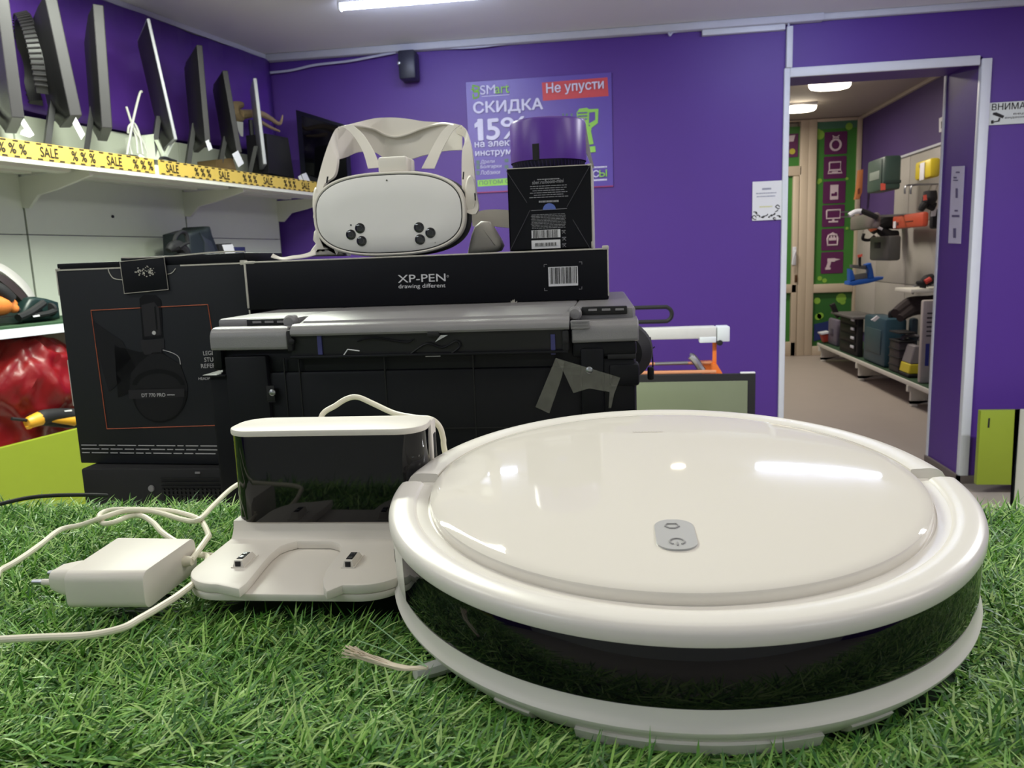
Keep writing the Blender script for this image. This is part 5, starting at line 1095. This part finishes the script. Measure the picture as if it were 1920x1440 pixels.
b = B(); b.tube([atw(74, 786, OT), atw(82, 782, OT), atw(110, 778, OT), atw(150, 779, OT)], [.022, .023, .021, .022], n=12); b.tube([atw(22, 785, OT), atw(50, 788, OT)], .005, n=8, smooth=0); b.tube([atw(80, 790, OT), atw(112, 796, OT), atw(140, 794, OT)], [.014, .009, .016], n=10); b.done('black_grip', M_dark, yt, smooth=60)
b = B(); b.prism([atw(120, 770, OT+.02), atw(134, 768, OT+.02), atw(135, 771, OT+.02), atw(122, 772, OT+.02)], WN*.001); b.done('price_tag', M_paper, yt)

# ================================================================== CORRIDOR
YE = 9.0
M_pvc = mat('cream_pvc_frame', (204, 190, 166), .4, var=.02); M_green = mat('green_window_film', (62, 128, 50), .4, var=.12, nscale=3); M_tile = mat('plum_tile', (92, 30, 82), .5, var=.04); M_sym = mat('pale_symbol', (214, 198, 204), .5)
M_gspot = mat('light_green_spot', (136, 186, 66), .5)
def E9(x, y): return at(x, y, YE)
def frame_box(b, x0, x1, z0, z1, y0=8.96, y1=9.08, bev=.006): b.box((x0, y0, z0), (x1, y1, z1), bev)
xa, xb_, xc, xd = E9(1500, 400).x, E9(1527, 400).x, E9(1602, 400).x, 2.69
zT, zB = E9(1560, 228).z, 0
dd = thing('door_1', 'cream glazed door left of the green window strip', 'door', (1.6, YE, 0)); dd['kind'] = 'structure'
b = B(); frame_box(b, xa-.02, xb_-.085, 0, H+1.36); frame_box(b, .3, xa, E9(1490, 330).z, E9(1490, 312).z); frame_box(b, .3, xa, E9(1490, 229).z, H+1.36); frame_box(b, 1.0, 1.12, 0, H+1.36); b.done('door_frame', M_pvc, dd)
b = B(); frame_box(b, E9(1486, 500).x-.02, xa-.025, 0, E9(1490, 331).z, 8.95, 9.05); frame_box(b, 1.13, 1.25, 0, E9(1490, 331).z, 8.95, 9.05); frame_box(b, 1.25, xa-.03, 0, .16, 8.95, 9.05); frame_box(b, 1.25, xa-.03, E9(1480, 549).z, E9(1480, 533).z, 8.95, 9.05); b.done('door_leaf', M_pvc, dd)
b = B(); b.box((1.1, 9.0, .1), (xa, 9.02, H+1.3)); b.done('glass_film', M_green, dd, smooth=0)
b = B(); quad_px(b, [(1470, 252), (1497, 250), (1496, 294), (1470, 296)], 8.995, .004); sgn = b.done('plum_sign', M_tile, dd, smooth=0)
b = B(); quad_px(b, [(1476, 255), (1491, 253), (1488, 265), (1478, 266)], 8.99, .003); b.lathe([(0, .004), (.030, .004), (.032, 0)], 20, M=Matrix.Translation(at(1485.5, 284, 8.99)) @ FACE, mi=1); b.done('cart_symbol', (M_sym, mat('yellow_dot', (186, 178, 60), .5)), sgn, smooth=0)
b = B(); p = E9(1487, 480); b.tube([(p.x, 8.93, p.z+.05), (p.x, 8.90, p.z+.05), (p.x-.02, 8.89, p.z-.02), (p.x-.03, 8.89, p.z-.09)], .011, n=8); b.box((p.x-.02, 8.94, p.z-.1), (p.x+.02, 8.955, p.z+.1), .004); b.done('handle', M_trim, dd)
b = B(); p = E9(1490.5, 522); b.box((p.x-.015, 8.94, p.z-.04), (p.x+.015, 8.955, p.z+.04), .003); b.done('lock_plate', mat('dark_brass', (92, 66, 40), .4, .5), dd)
wn = thing('window_1', 'tall window strip with green film and six plum tiles', 'window', (2.4, YE, 0)); wn['kind'] = 'structure'
b = B(); frame_box(b, xb_-.085, xb_+.0, 0, H+1.36); frame_box(b, xc, 2.685, 0, H+1.36); frame_box(b, xb_, xc, zT-.0, H+1.36); frame_box(b, xb_, xc, E9(1557, 548).z, E9(1557, 532).z); frame_box(b, xb_, xc, 0, E9(1557, 648).z)
b.done('window_frame', M_pvc, wn)
b = B(); b.box((xb_-.01, 9.0, E9(1557, 540).z), (xc+.01, 9.02, zT+.02)); up_p = b.done('upper_pane', M_green, wn, smooth=0)
b = B(); b.box((xb_-.01, 9.0, .05), (xc+.01, 9.02, E9(1557, 546).z)); lo_p = b.done('lower_pane', mat('green_film_dark', (48, 104, 46), .4, var=.2, nscale=4), wn, smooth=0)
b = B(); b.box((xb_, 8.998, E9(1565, 241).z), (xc, 9.0, zT)); b.done('film_header', mat('teal_green_film', (74, 122, 96), .5), up_p, smooth=0)
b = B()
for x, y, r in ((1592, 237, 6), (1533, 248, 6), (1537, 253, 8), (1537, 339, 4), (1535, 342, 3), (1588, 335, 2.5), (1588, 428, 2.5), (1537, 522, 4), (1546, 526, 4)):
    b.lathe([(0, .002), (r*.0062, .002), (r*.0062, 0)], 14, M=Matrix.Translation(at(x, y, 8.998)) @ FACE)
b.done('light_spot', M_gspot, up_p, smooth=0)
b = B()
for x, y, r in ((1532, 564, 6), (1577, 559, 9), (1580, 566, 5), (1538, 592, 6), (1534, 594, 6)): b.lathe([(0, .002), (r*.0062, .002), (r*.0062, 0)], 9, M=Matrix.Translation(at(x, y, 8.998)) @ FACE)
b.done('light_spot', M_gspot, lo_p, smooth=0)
b = B(); quad_px(b, [(1526, 608), (1545, 604), (1560, 600), (1558, 630), (1526, 640)], 8.998, .003); b.done('blue_patch', mat('navy_film', (34, 50, 110), .5), lo_p, smooth=0)
tl = [(1567, 268), (1565.5, 314), (1564, 360.5), (1562.5, 404.5), (1561, 449), (1560, 492.5)]
for i, (x, y) in enumerate(tl):
    c = at(x, y, 8.996); k = .0062
    b = B(); b.prism([(c.x+u, 8.998, c.z+v) for u, v in rrect(-.117, .117, -.117, .117, .012, 3)], (0, -.003, 0)); ti = b.done('icon_tile', M_tile, up_p, smooth=0)
    O = Vector((c.x, 8.993, c.z)); b = B()
    def sq(x0, x1, z0, z1): b.box((O.x+x0, 8.991, O.z+z0), (O.x+x1, 8.994, O.z+z1))
    def path(pts, r, closed=False): 
        ps = [O+Vector((u, 0, v)) for u, v in pts]; b.tube(ps+([ps[0]] if closed else []), r, n=5, smooth=0)
    if i == 0:
        path([(.052*math.cos(a), -.02+.056*math.sin(a)) for a in [k_*math.pi/9 for k_ in range(19)]], .013); path([(-.03, .045), (-.02, .06), (.02, .06), (.03, .045)], .008); path([(-.015, .062), (-.035, .078)], .006); path([(.015, .062), (.035, .078)], .006)
    elif i == 1: path([(-.058, .055), (.058, .055), (.058, -.025), (-.058, -.025)], .009, True); path([(-.06, -.03), (-.074, -.06), (.074, -.06), (.06, -.03)], .008, True); sq(-.03, .03, -.052, -.040)
    elif i == 2: sq(-.042, .042, -.078, .078); ti2 = B(); ti2.box((O.x-.03, 8.989, O.z-.04), (O.x+.03, 8.9905, O.z-.012)); ti2.box((O.x+.005, 8.989, O.z-.012), (O.x+.028, 8.9905, O.z+.002)); ti2.done('icon_detail', M_tile, ti, smooth=0)
    elif i == 3: path([(-.07, .06), (.07, .06), (.07, -.028), (-.07, -.028)], .010, True); sq(-.012, .012, -.055, -.03); sq(-.05, .05, -.072, -.055)
    elif i == 4: path([(-.04, .05), (.04, .05), (.055, .01), (.05, -.06), (-.05, -.06), (-.055, .01)], .011, True); sq(-.04, .04, -.01, .02); path([(-.025, .055), (0, .07), (.025, .055)], .008); sq(-.022, -.006, .02, .045); sq(.006, .022, .02, .045)
    else: sq(-.05, .03, .01, .048); b.prism([O+Vector((.03, -.001, .045)), O+Vector((.086, -.001, .034)), O+Vector((.03, -.001, .018))], (0, .003, 0)); b.prism([O+Vector((-.045, -.001, .01)), O+Vector((-.01, -.001, .01)), O+Vector((-.025, -.001, -.05)), O+Vector((-.062, -.001, -.05))], (0, .003, 0)); sq(-.07, -.015, -.075, -.05)
    b.done('icon', M_sym, ti, smooth=0)
# lamps
M_lit = mat('lit_oval_diffuser', (255, 246, 225), .4, emit=11, ecol=(1, .90, .70))
for (x0, x1, y), lab in (((1.65, 1.99, 6.98), 'nearer lit oval ceiling lamp in the corridor'), ((1.62, 1.97, 7.99), 'farther lit oval ceiling lamp in the corridor')):
    t = thing('oval_lamp', lab, 'lamp', ((x0+x1)/2, y, H+1.32), group='oval lamps along the corridor ceiling')
    xm_ = (x0+x1)/2; hw2 = (x1-x0)/2
    B().box((xm_-hw2, y-.05, H+1.335), (xm_+hw2, y+.05, H+1.365), .012).done('base', M_fix, t)
    b = B(); b.rings([[(xm_+hw2*s_*math.cos(a), y+.055*s_*math.sin(a), H+1.335-dz) for a in [k*math.pi/16 for k in range(32)]] for s_, dz in ((1, 0), (.98, .022), (.88, .042), (.6, .052))]); b.done('diffuser', M_lit, t, smooth=60)
# white board on the right corridor wall
XW = 2.66
wb_ = thing('tool_board', 'white slatted display board with hooks on the right corridor wall', 'board', (XW, 6.6, .3))
for y0 in (5.1, 5.9, 6.7, 7.5, 8.3):
    for z0, z1 in ((-.9, -.36), (-.355, .195), (.2, .78)):
        if y0 > 8.0 and z1 > .5: continue
        B().box((XW, y0+.004, H+z0), (XW+.029, min(8.94 if z1 < .5 else 7.86, y0+.796), H+z1), .002).done('panel', mat('board_white', (186, 182, 174), .5), wb_)
B().box((XW-.02, 5.1, H+.78), (XW+.029, 7.9, H+.80), .003).done('top_rail', M_trim, wb_)
for zz in (.36, .31): B().cyl((XW+.025, 8.64, H+zz), (2.40, 8.64, H+zz), .008, n=8).done('hook', M_steel, wb_)
for px, py in ((1697, 352), (1708, 352), (1740, 526), (1712, 540)):
    q_ = atx(px, py, 2.45); b = B(); b.tube([(XW, q_.y, q_.z+.02), (2.48, q_.y, q_.z+.02), (2.45, q_.y, q_.z), (2.45, q_.y, q_.z-.05)], .008, n=6, smooth=3); b.done('hook', M_steel, wb_)
def cbox(name, lab, cat, l, m, r, t, bt, X0, col, bev=.02, parts=None, rest=None, skew=0):
    """box seen in the corridor: l..m its left face, m..r its near face (pixel columns), t..bt its near edge"""
    pn_ = atx(m, (t+bt)/2, X0); Yn = pn_.y; Yf = max(Yn+.05, min(Yn+.95, atx(l, (t+bt)/2, X0).y)); X1 = max(X0+.05, min(2.655, at(r, (t+bt)/2, Yn).x))
    zt2, zb2 = at(m, t, Yn).z, at(m, bt, Yn).z
    if rest is not None: zb2 = rest
    th_ = thing(name, lab, cat, ((X0+X1)/2, (Yn+Yf)/2, zb2))
    b = B(); b.box((X0, Yn, zb2), (X1, Yf, zt2), bev); o_ = b.done('body', col, th_)
    return th_, (X0, X1, Yn, Yf, zb2, zt2)
def ptag(th_, P4, Y, m=M_paper, nm='price_tag'): b = B(); quad_px(b, P4, Y, .003); b.done(nm, m, th_, smooth=0)
t, d = cbox('tool_case', 'big dark green tool case hung high on the corridor board', 'tool case', 1626, 1657, 1690, 292, 356, 2.28, mat('bottle_green_plastic', (62, 84, 76), .45))
ptag(t, [(1651, 344), (1660, 343), (1660, 356), (1651, 357)], d[2]-.002, mat('coral_sticker', (226, 96, 80), .6), 'sticker'); b = B(); b.box((d[0]-.004, d[2]+.1, d[4]+.10), (d[0], d[3]-.08, d[4]+.17), .001); b.done('label_plate', mat('label_grey', (138, 150, 140), .5), t)
b = B(); b.box((d[0], d[2]-.006, d[4]+.05), (d[1], d[2]-.001, d[4]+.075), .002); b.box((d[0]-.006, d[2]+.04, d[4]+.02), (d[0]-.001, d[2]+.055, d[5]-.02), .002); b.done('seam_rib', mat('bottle_green_dark', (44, 62, 58), .5), t)
t, d = cbox('tool_case', 'yellow tool case hung near the top of the corridor board', 'tool case', 1715, 1744, 1764, 296, 332, 2.40, mat('yellow_plastic', (222, 200, 52), .4))
b = B(); c = Vector((d[0]-.004, (d[2]+d[3])/2, d[5]-.03)); b.box((d[0]-.006, d[2]+.1, d[5]-.05), (d[0], d[3]-.1, d[5]-.03), .002); b.done('handle', mat('yellow_dark', (150, 132, 40), .5), t); b = B(); b.box((d[0]-.01, c.y-.06, c.z-.12), (d[0]-.003, c.y+.02, c.z+.01), .001); b.done('price_tag', M_paper, t)  # handle in a darker yellow than the case
t, d = cbox('tool_case', 'flat orange-red tool case hung at mid height on the corridor board', 'tool case', 1673, 1730, 1738, 397, 425, 2.50, mat('orange_red_plastic', (206, 88, 62), .4))
b = B(); b.box((d[0]-.003, d[2]+.20, d[4]+.05), (d[0]+.001, d[2]+.36, d[5]-.06), .001); b.box((d[0]-.003, d[3]-.16, d[4]+.03), (d[0]+.001, d[3]-.09, d[5]-.06), .001); b.done('handle_slot', mat('case_dark_red', (90, 34, 34), .5), t); b = B(); b.box((d[0]-.008, d[3]-.11, d[4]+.01), (d[0]-.003, d[3]-.05, d[5]-.05)); b.done('price_tag', M_paper, t)
t, d = cbox('power_tool_box', 'black box with a white tag beside the orange-red case', 'tool case', 1741, 1748, 1764, 392, 429, 2.50, M_dark)
ptag(t, [(1747, 391), (1757, 389), (1754, 405), (1745, 406)], d[2]-.004)
t = thing('angle_grinder', 'black power tool with a coral sticker hanging above the black box', 'power tool', atx(1737, 393, 2.42)); Yg = atx(1737, 375, 2.42).y
b = B(); b.tube([at(1744, 358, Yg), at(1743, 372, Yg), at(1738, 382, Yg)], [.045, .055, .045], n=12); b.tube([at(1740, 378, Yg), at(1731, 386, Yg), at(1726, 395, Yg)], [.035, .03, .02], n=10); b.tube([at(1740, 384, Yg), at(1752, 388, Yg)], [.03, .035], n=10, smooth=0); b.done('body', M_dark, t); ptag(t, [(1731, 366), (1737, 365), (1738, 375), (1731, 376)], Yg-.06, mat('coral_sticker', (226, 96, 80), .6), 'sticker')
t, d = cbox('tool_case', 'dark grey tool case hung low on the corridor board', 'tool case', 1630, 1665, 1690, 442, 489, 2.30, mat('charcoal_grey_plastic', (76, 76, 74), .5))
b = B(); b.box((d[0]-.003, (d[2]+d[3])/2-.05, d[5]-.1), (d[0]+.001, (d[2]+d[3])/2+.1, d[5]-.05), .001); b.done('handle_slot', M_dark, t)
t, d = cbox('wrapped_tool', 'grey tool in clear wrapping hung beside the green film', 'power tool', 1593, 1640, 1648, 398, 428, 2.16, mat('grey_wrapped', (112, 104, 104), .3, bump=.6, bscale=12), .03)
b = B(); b.tube([at(1592, 404, d[2]), at(1604, 397, d[2]), at(1616, 396, d[2])], .02, n=8); b.done('white_tip', M_trim, t); B().cyl((d[1]-.02, (d[2]+d[3])/2, d[5]-.02), (2.685, (d[2]+d[3])/2, d[5]-.02), .01, n=8).done('hanger', M_steel, t); b = B(); b.tube([at(1614, 395, d[2]), at(1632, 402, d[2]), at(1645, 408, d[2])], .022, n=8); b.done('black_handle', M_dark, t)
t = thing('hanging_tool', 'black tool with an orange tip hung below the wrapped tool', 'power tool', at(1660, 440, 7.6))
b = B(); b.tube([at(1632, 432, 7.6), at(1645, 422, 7.6), at(1662, 416, 7.6), at(1688, 420, 7.6)], [.05, .06, .07, .05], n=10); b.tube([at(1650, 430, 7.6), at(1665, 440, 7.6), at(1684, 438, 7.6)], [.04, .05, .03], n=10); b.tube([at(1620, 438, 7.6), at(1618, 448, 7.6), at(1630, 450, 7.6), at(1640, 442, 7.6)], .014, n=8); b.done('body', M_dark, t)
b = B(); b.tube([at(1630, 430, 7.54), at(1640, 424, 7.54)], [.03, .04], n=8, smooth=0); b.done('orange_tip', mat('orange_tip', (224, 120, 80), .5), t); b = B(); b.tube([at(1642, 424, 7.5), at(1654, 430, 7.5)], .012, n=6, smooth=0); b.done('white_stripe', M_trim, t)
t = thing('spirit_level', 'flat orange tool hanging in front of the window edge', 'tool', at(1610, 375, 8.62)); b = B(); b.prism([at(1610, 319, 8.62), at(1619, 317, 8.62), at(1617, 360, 8.62), at(1612, 373, 8.62), at(1603, 374, 8.62), at(1607, 350, 8.62)], (0, .05, 0), bev=.006); b.done('blade', mat('orange_tan', (206, 132, 78), .5), t)
b = B(); quad_px(b, [(1608, 355), (1612, 352), (1612, 362), (1608, 364)], 8.618, .002); b.done('slot', mat('brown_slot', (130, 74, 48), .5), t)
bl = mat('blue_plastic', (36, 96, 190), .4)
t = thing('blue_jack', 'bright blue tool stand in front of the lower window', 'tool', at(1620, 535, 7.2)); Yj = 7.2
b = B(); b.prism([at(1593, 528, Yj), at(1612, 524, Yj), at(1640, 521, Yj), at(1658, 519, Yj), at(1656, 524, Yj), at(1630, 531, Yj), at(1600, 536, Yj), at(1592, 534, Yj)], (0, .16, 0), bev=.012); b.prism([at(1624, 496, Yj), at(1634, 493, Yj), at(1638, 508, Yj), at(1640, 522, Yj), at(1628, 522, Yj), at(1630, 508, Yj)], (0, .1, 0), bev=.01); b.prism([at(1594, 504, Yj), at(1600, 508, Yj), at(1604, 524, Yj), at(1594, 528, Yj)], (0, .1, 0), bev=.008); b.done('blue_shell', bl, t)
b = B(); b.prism([at(1598, 496, Yj+.02), at(1624, 498, Yj+.02), at(1624, 505, Yj+.02), at(1598, 502, Yj+.02)], (0, .08, 0), bev=.006); b.prism([at(1600, 516, Yj+.02), at(1626, 512, Yj+.02), at(1628, 524, Yj+.02), at(1602, 528, Yj+.02)], (0, .08, 0), bev=.006); b.done('grey_plate', mat('mid_grey_plastic', (96, 98, 98), .5), t)
b = B(); b.prism([at(1608, 478, Yj), at(1617, 476, Yj), at(1617, 481, Yj), at(1609, 483, Yj)], (0, .01, 0)); b.done('coral_ribbon', mat('coral_sticker', (226, 96, 80), .6), t, smooth=0)
b = B(); b.tube([at(1612, 480, Yj+.03), at(1612, 500, Yj+.03)], .012, n=6, smooth=0); b.done('hanger', M_dark, t)
Yd_ = atx(1735, 530, 2.42).y; t = thing('small_drill', 'small black and red tool hung at the right end of the corridor board', 'power tool', at(1735, 540, Yd_))
b = B(); b.tube([at(1718, 530, Yd_), at(1728, 531, Yd_), at(1738, 526, Yd_), at(1750, 522, Yd_)], [.012, .028, .045, .04], n=10); b.tube([at(1732, 530, Yd_), at(1730, 540, Yd_)], .025, n=8, smooth=0); b.done('body', M_dark, t); b = B(); b.tube([at(1735, 529, Yd_-.045), at(1745, 523, Yd_-.045)], .02, n=8, smooth=0); b.done('red_panel', mat('red_panel', (206, 66, 56), .5), t)
b = B(); b.box((2.3, Yd_-.05, at(1735, 541, Yd_).z-.03), (2.655, Yd_+.3, at(1735, 541, Yd_).z), .004); b.done('board_shelf', M_shelf, wb_)
# low rack
rk = thing('low_rack', 'long low white rack with a green mat along the corridor wall', 'rack', (2.4, 7, 0))
zr = at(1601, 674, 7.18).z; XF = 2.17
B().box((XF, 5.0, zr-.035), (2.655, 8.55, zr), .004).done('deck', M_shelf, rk); B().box((XF+.01, 5.01, zr), (2.65, 8.53, zr+.004)).done('green_mat', mat('dark_green_felt', (44, 74, 48), .9, var=.25, nscale=200), rk)
for y in (5.96, 7.18, 8.45):
    b = B(); b.prism([(XF+.02, y, .02), (XF+.07, y, .02), (2.60, y, zr-.09), (2.60, y, zr-.035), (XF-.005, y, zr-.035), (XF-.005, y, zr-.08), (XF+.02, y, zr-.08)], (0, .03, 0)); b.box((XF+.02, y, .02), (2.6, y+.03, .045)); b.box((XF+.02, y-.005, 0), (XF+.07, y+.035, .022), .004); b.done('leg', M_shelf, rk)
zk = zr+.0045
t, d = cbox('grey_case', 'lilac grey hard case standing at the far end of the low rack', 'case', 1552, 1568, 1574, 600, 645, 2.24, mat('lilac_grey_plastic', (112, 106, 122), .5), rest=zk)
b = B(); b.box((d[0]-.004, (d[2]+d[3])/2-.05, d[4]+.1), (d[0], (d[2]+d[3])/2+.05, d[5]-.1), .001); b.done('inset', mat('lilac_dark', (76, 70, 88), .5), t)
t, d = cbox('drawer_organizer', 'black drawer organizer with four white handles on the low rack', 'organizer', 1574, 1608, 1618, 598, 672, 2.20, M_dark, .01, rest=zk)
for k in range(4):
    zz = d[4]+(d[5]-d[4])*(.12+.235*k); dw = B(); dw.box((d[0]-.008, d[2]+.05, zz), (d[0], d[3]-.04, zz+(d[5]-d[4])*.19), .004); dr_ = dw.done('drawer', M_blk, t); b = B(); b.box((d[0]-.018, d[2]+.07, zz+.03), (d[0]-.008, d[2]+.16, zz+.055), .004); b.done('handle', M_trim, dr_)
B().box((d[0]-.06, d[2]-.05, d[5]), (d[1]+.15, d[3]+.1, d[5]+.02), .004).done('top_board', mat('grey_board', (96, 94, 92), .5), t)
b = B(); b.prism([at(1557, 572, d[3]), at(1566, 568, d[3]), at(1574, 588, d[3]), at(1566, 592, d[3])], (0, .05, 0), bev=.008); b.tube([at(1568, 588, d[3]), at(1572, d[3] and 595, d[3])], .02, n=8, smooth=0); tag(b.done('desk_screen', M_dark), 'small dark angled screen at the far end on the organizer', 'screen')
t = thing('red_tray', 'red and white tray at the far end of the low rack', 'tray', at(1548, 642, 8.4)); b = B(); Yt_ = 8.4; b.prism([at(1540, 626, Yt_), at(1556, 624, Yt_), at(1554, 641, Yt_), at(1545, 642, Yt_)], (0, .1, 0), bev=.006); b.done('tray', mat('tray_red', (176, 60, 48), .5), t); b = B(); b.prism([at(1539, 625, Yt_-.02), at(1556, 622, Yt_-.02), at(1556, 625, Yt_-.02), at(1540, 628, Yt_-.02)], (0, .14, 0)); b.done('rim', M_trim, t)
M_teal = mat('teal_plastic', (42, 76, 90), .45)
t, d = cbox('teal_case', 'large teal tool case standing in the middle of the low rack', 'tool case', 1618, 1658, 1700, 598, 698, 2.20, M_teal, .025, rest=zk)
b = B(); b.box((d[0]-.006, d[2]+.08, d[4]+.10), (d[0]+.002, d[3]-.08, d[5]-.10), .01); b.done('raised_panel', mat('teal_grey', (58, 84, 90), .5), t)
b = B(); b.tube([(d[0]+.1, d[2]+.1, d[5]), (d[0]+.1, d[2]+.1, d[5]+.04), (d[1]-.1, d[2]+.1, d[5]+.04), (d[1]-.1, d[2]+.1, d[5])], .018, n=8); b.done('handle', M_dark, t); b = B(); b.prism([at(1634, 600, d[2]-.002), at(1645, 592, d[2]-.002), at(1650, 595, d[2]-.002), at(1640, 603, d[2]-.002)], (0, .02, 0)); b.done('price_tag', M_paper, t)
t, d = cbox('teal_case', 'second teal case behind the dark ribbed case on the low rack', 'tool case', 1701, 1708, 1722, 597, 672, 2.38, mat('teal_dull', (54, 76, 84), .45), .02, rest=zk)
b = B(); b.box((d[0], d[2]-.006, d[4]+.1), (d[1], d[2]-.001, d[4]+.13), .002); b.done('seam_rib', M_dark, t)
b = B(); pts_ = [(d[0]-.16, d[2]-.1, d[5]+.05), (d[0]-.02, d[2], d[5]+.11), (d[0]+.12, d[2]-.02, d[5]+.12), (d[0]+.2, d[2], d[5]+.14)]; b.tube(pts_, [.04, .06, .06, .05], n=10); b.tube([(p[0]+.02, p[1]-.04, p[2]-.035) for p in pts_], [.03, .05, .05, .05], n=9); tag(b.done('dark_sack', mat('brown_black_cloth', (52, 44, 44), .8)), 'dark crumpled bag lying on top of the teal cases', 'bag')
t, d = cbox('ribbed_case', 'small dark brown ribbed case at the front of the low rack', 'tool case', 1666, 1685, 1716, 642, 716, 2.205, mat('brown_black_plastic', (50, 45, 48), .5), .012, rest=zk)
b = B()
for k in range(5): b.box((d[0]-.005, d[2]-.005, d[4]+.05+k*.065), (d[1]+.002, d[3], d[4]+.062+k*.065), .002)
b.done('rib', M_dark, t); b = B(); b.tube([(d[0]+.05, d[2]+.08, d[5]), (d[0]+.06, d[2]+.08, d[5]+.035), (d[0]+.16, d[2]+.08, d[5]+.035), (d[0]+.17, d[2]+.08, d[5])], .014, n=8); b.done('handle', mat('handle_grey', (110, 108, 110), .5), t)
t = thing('portable_vacuum', 'small grey and yellow vacuum cleaner beside the white tower on the rack', 'vacuum cleaner', (2.3, 5.9, zk)); Yv_ = atx(1716, 700, 2.25).y
vx0, vx1 = at(1703, 700, Yv_).x, at(1727, 700, Yv_).x
def vac(z0, z1, in0, in1, col, nm):
    B().rings([[(vx0+i_, Yv_+i_*.6, zk+z_), (vx1, Yv_+i_*.6, zk+z_), (vx1, Yv_+.2-i_*.6, zk+z_), (vx0+i_, Yv_+.2-i_*.6, zk+z_)] for i_, z_ in ((in0, z0), (in1, z1))]).done(nm, col, t, bevel=.008)
vac(.0, .03, 0, 0, M_dark, 'base'); vac(.031, .105, .002, .012, mat('vac_yellow', (216, 200, 52), .4), 'tank'); vac(.106, .24, .014, .045, mat('vac_grey', (128, 124, 126), .4), 'hood')
t, d = cbox('white_tower', 'white tower appliance with slatted vents at the near end of the rack', 'appliance', 1722, 1727, 1756, 563, 742, 2.19, mat('tower_white', (188, 182, 176), .4), .015, rest=zk)
b = B()
for k in range(6): b.box((d[0]+.03, d[2]-.004, d[5]-.10-k*.032), (d[1], d[2]+.002, d[5]-.088-k*.032), .002)
b.done('vent_slot', mat('vent_grey', (70, 68, 70), .6), t); b = B(); b.box((d[0]+.03, d[2]-.003, d[5]-.47), (d[0]+.055, d[2], d[5]-.31)); b.done('blue_mark', mat('blue_mark', (58, 66, 150), .5), t)
wc_ = thing('framed_plate', 'small white framed plate high on the wall beside the inner door edge', 'plate', (2.55, 5.6, H+.95)); b = B(); q_ = [atx(1763, 222, 2.688), atx(1771, 218, 2.688), atx(1770, 246, 2.688), atx(1763, 248, 2.688)]; b.prism(q_, (-.01, 0, 0)); b.done('plate', M_paper, wc_, smooth=0)
b = B(); q2 = [atx(1765, 228, 2.676), atx(1768, 227, 2.676), atx(1768, 240, 2.676), atx(1765, 241, 2.676)]; b.prism(q2, (-.002, 0, 0)); b.done('mark', M_dark, wc_, smooth=0)
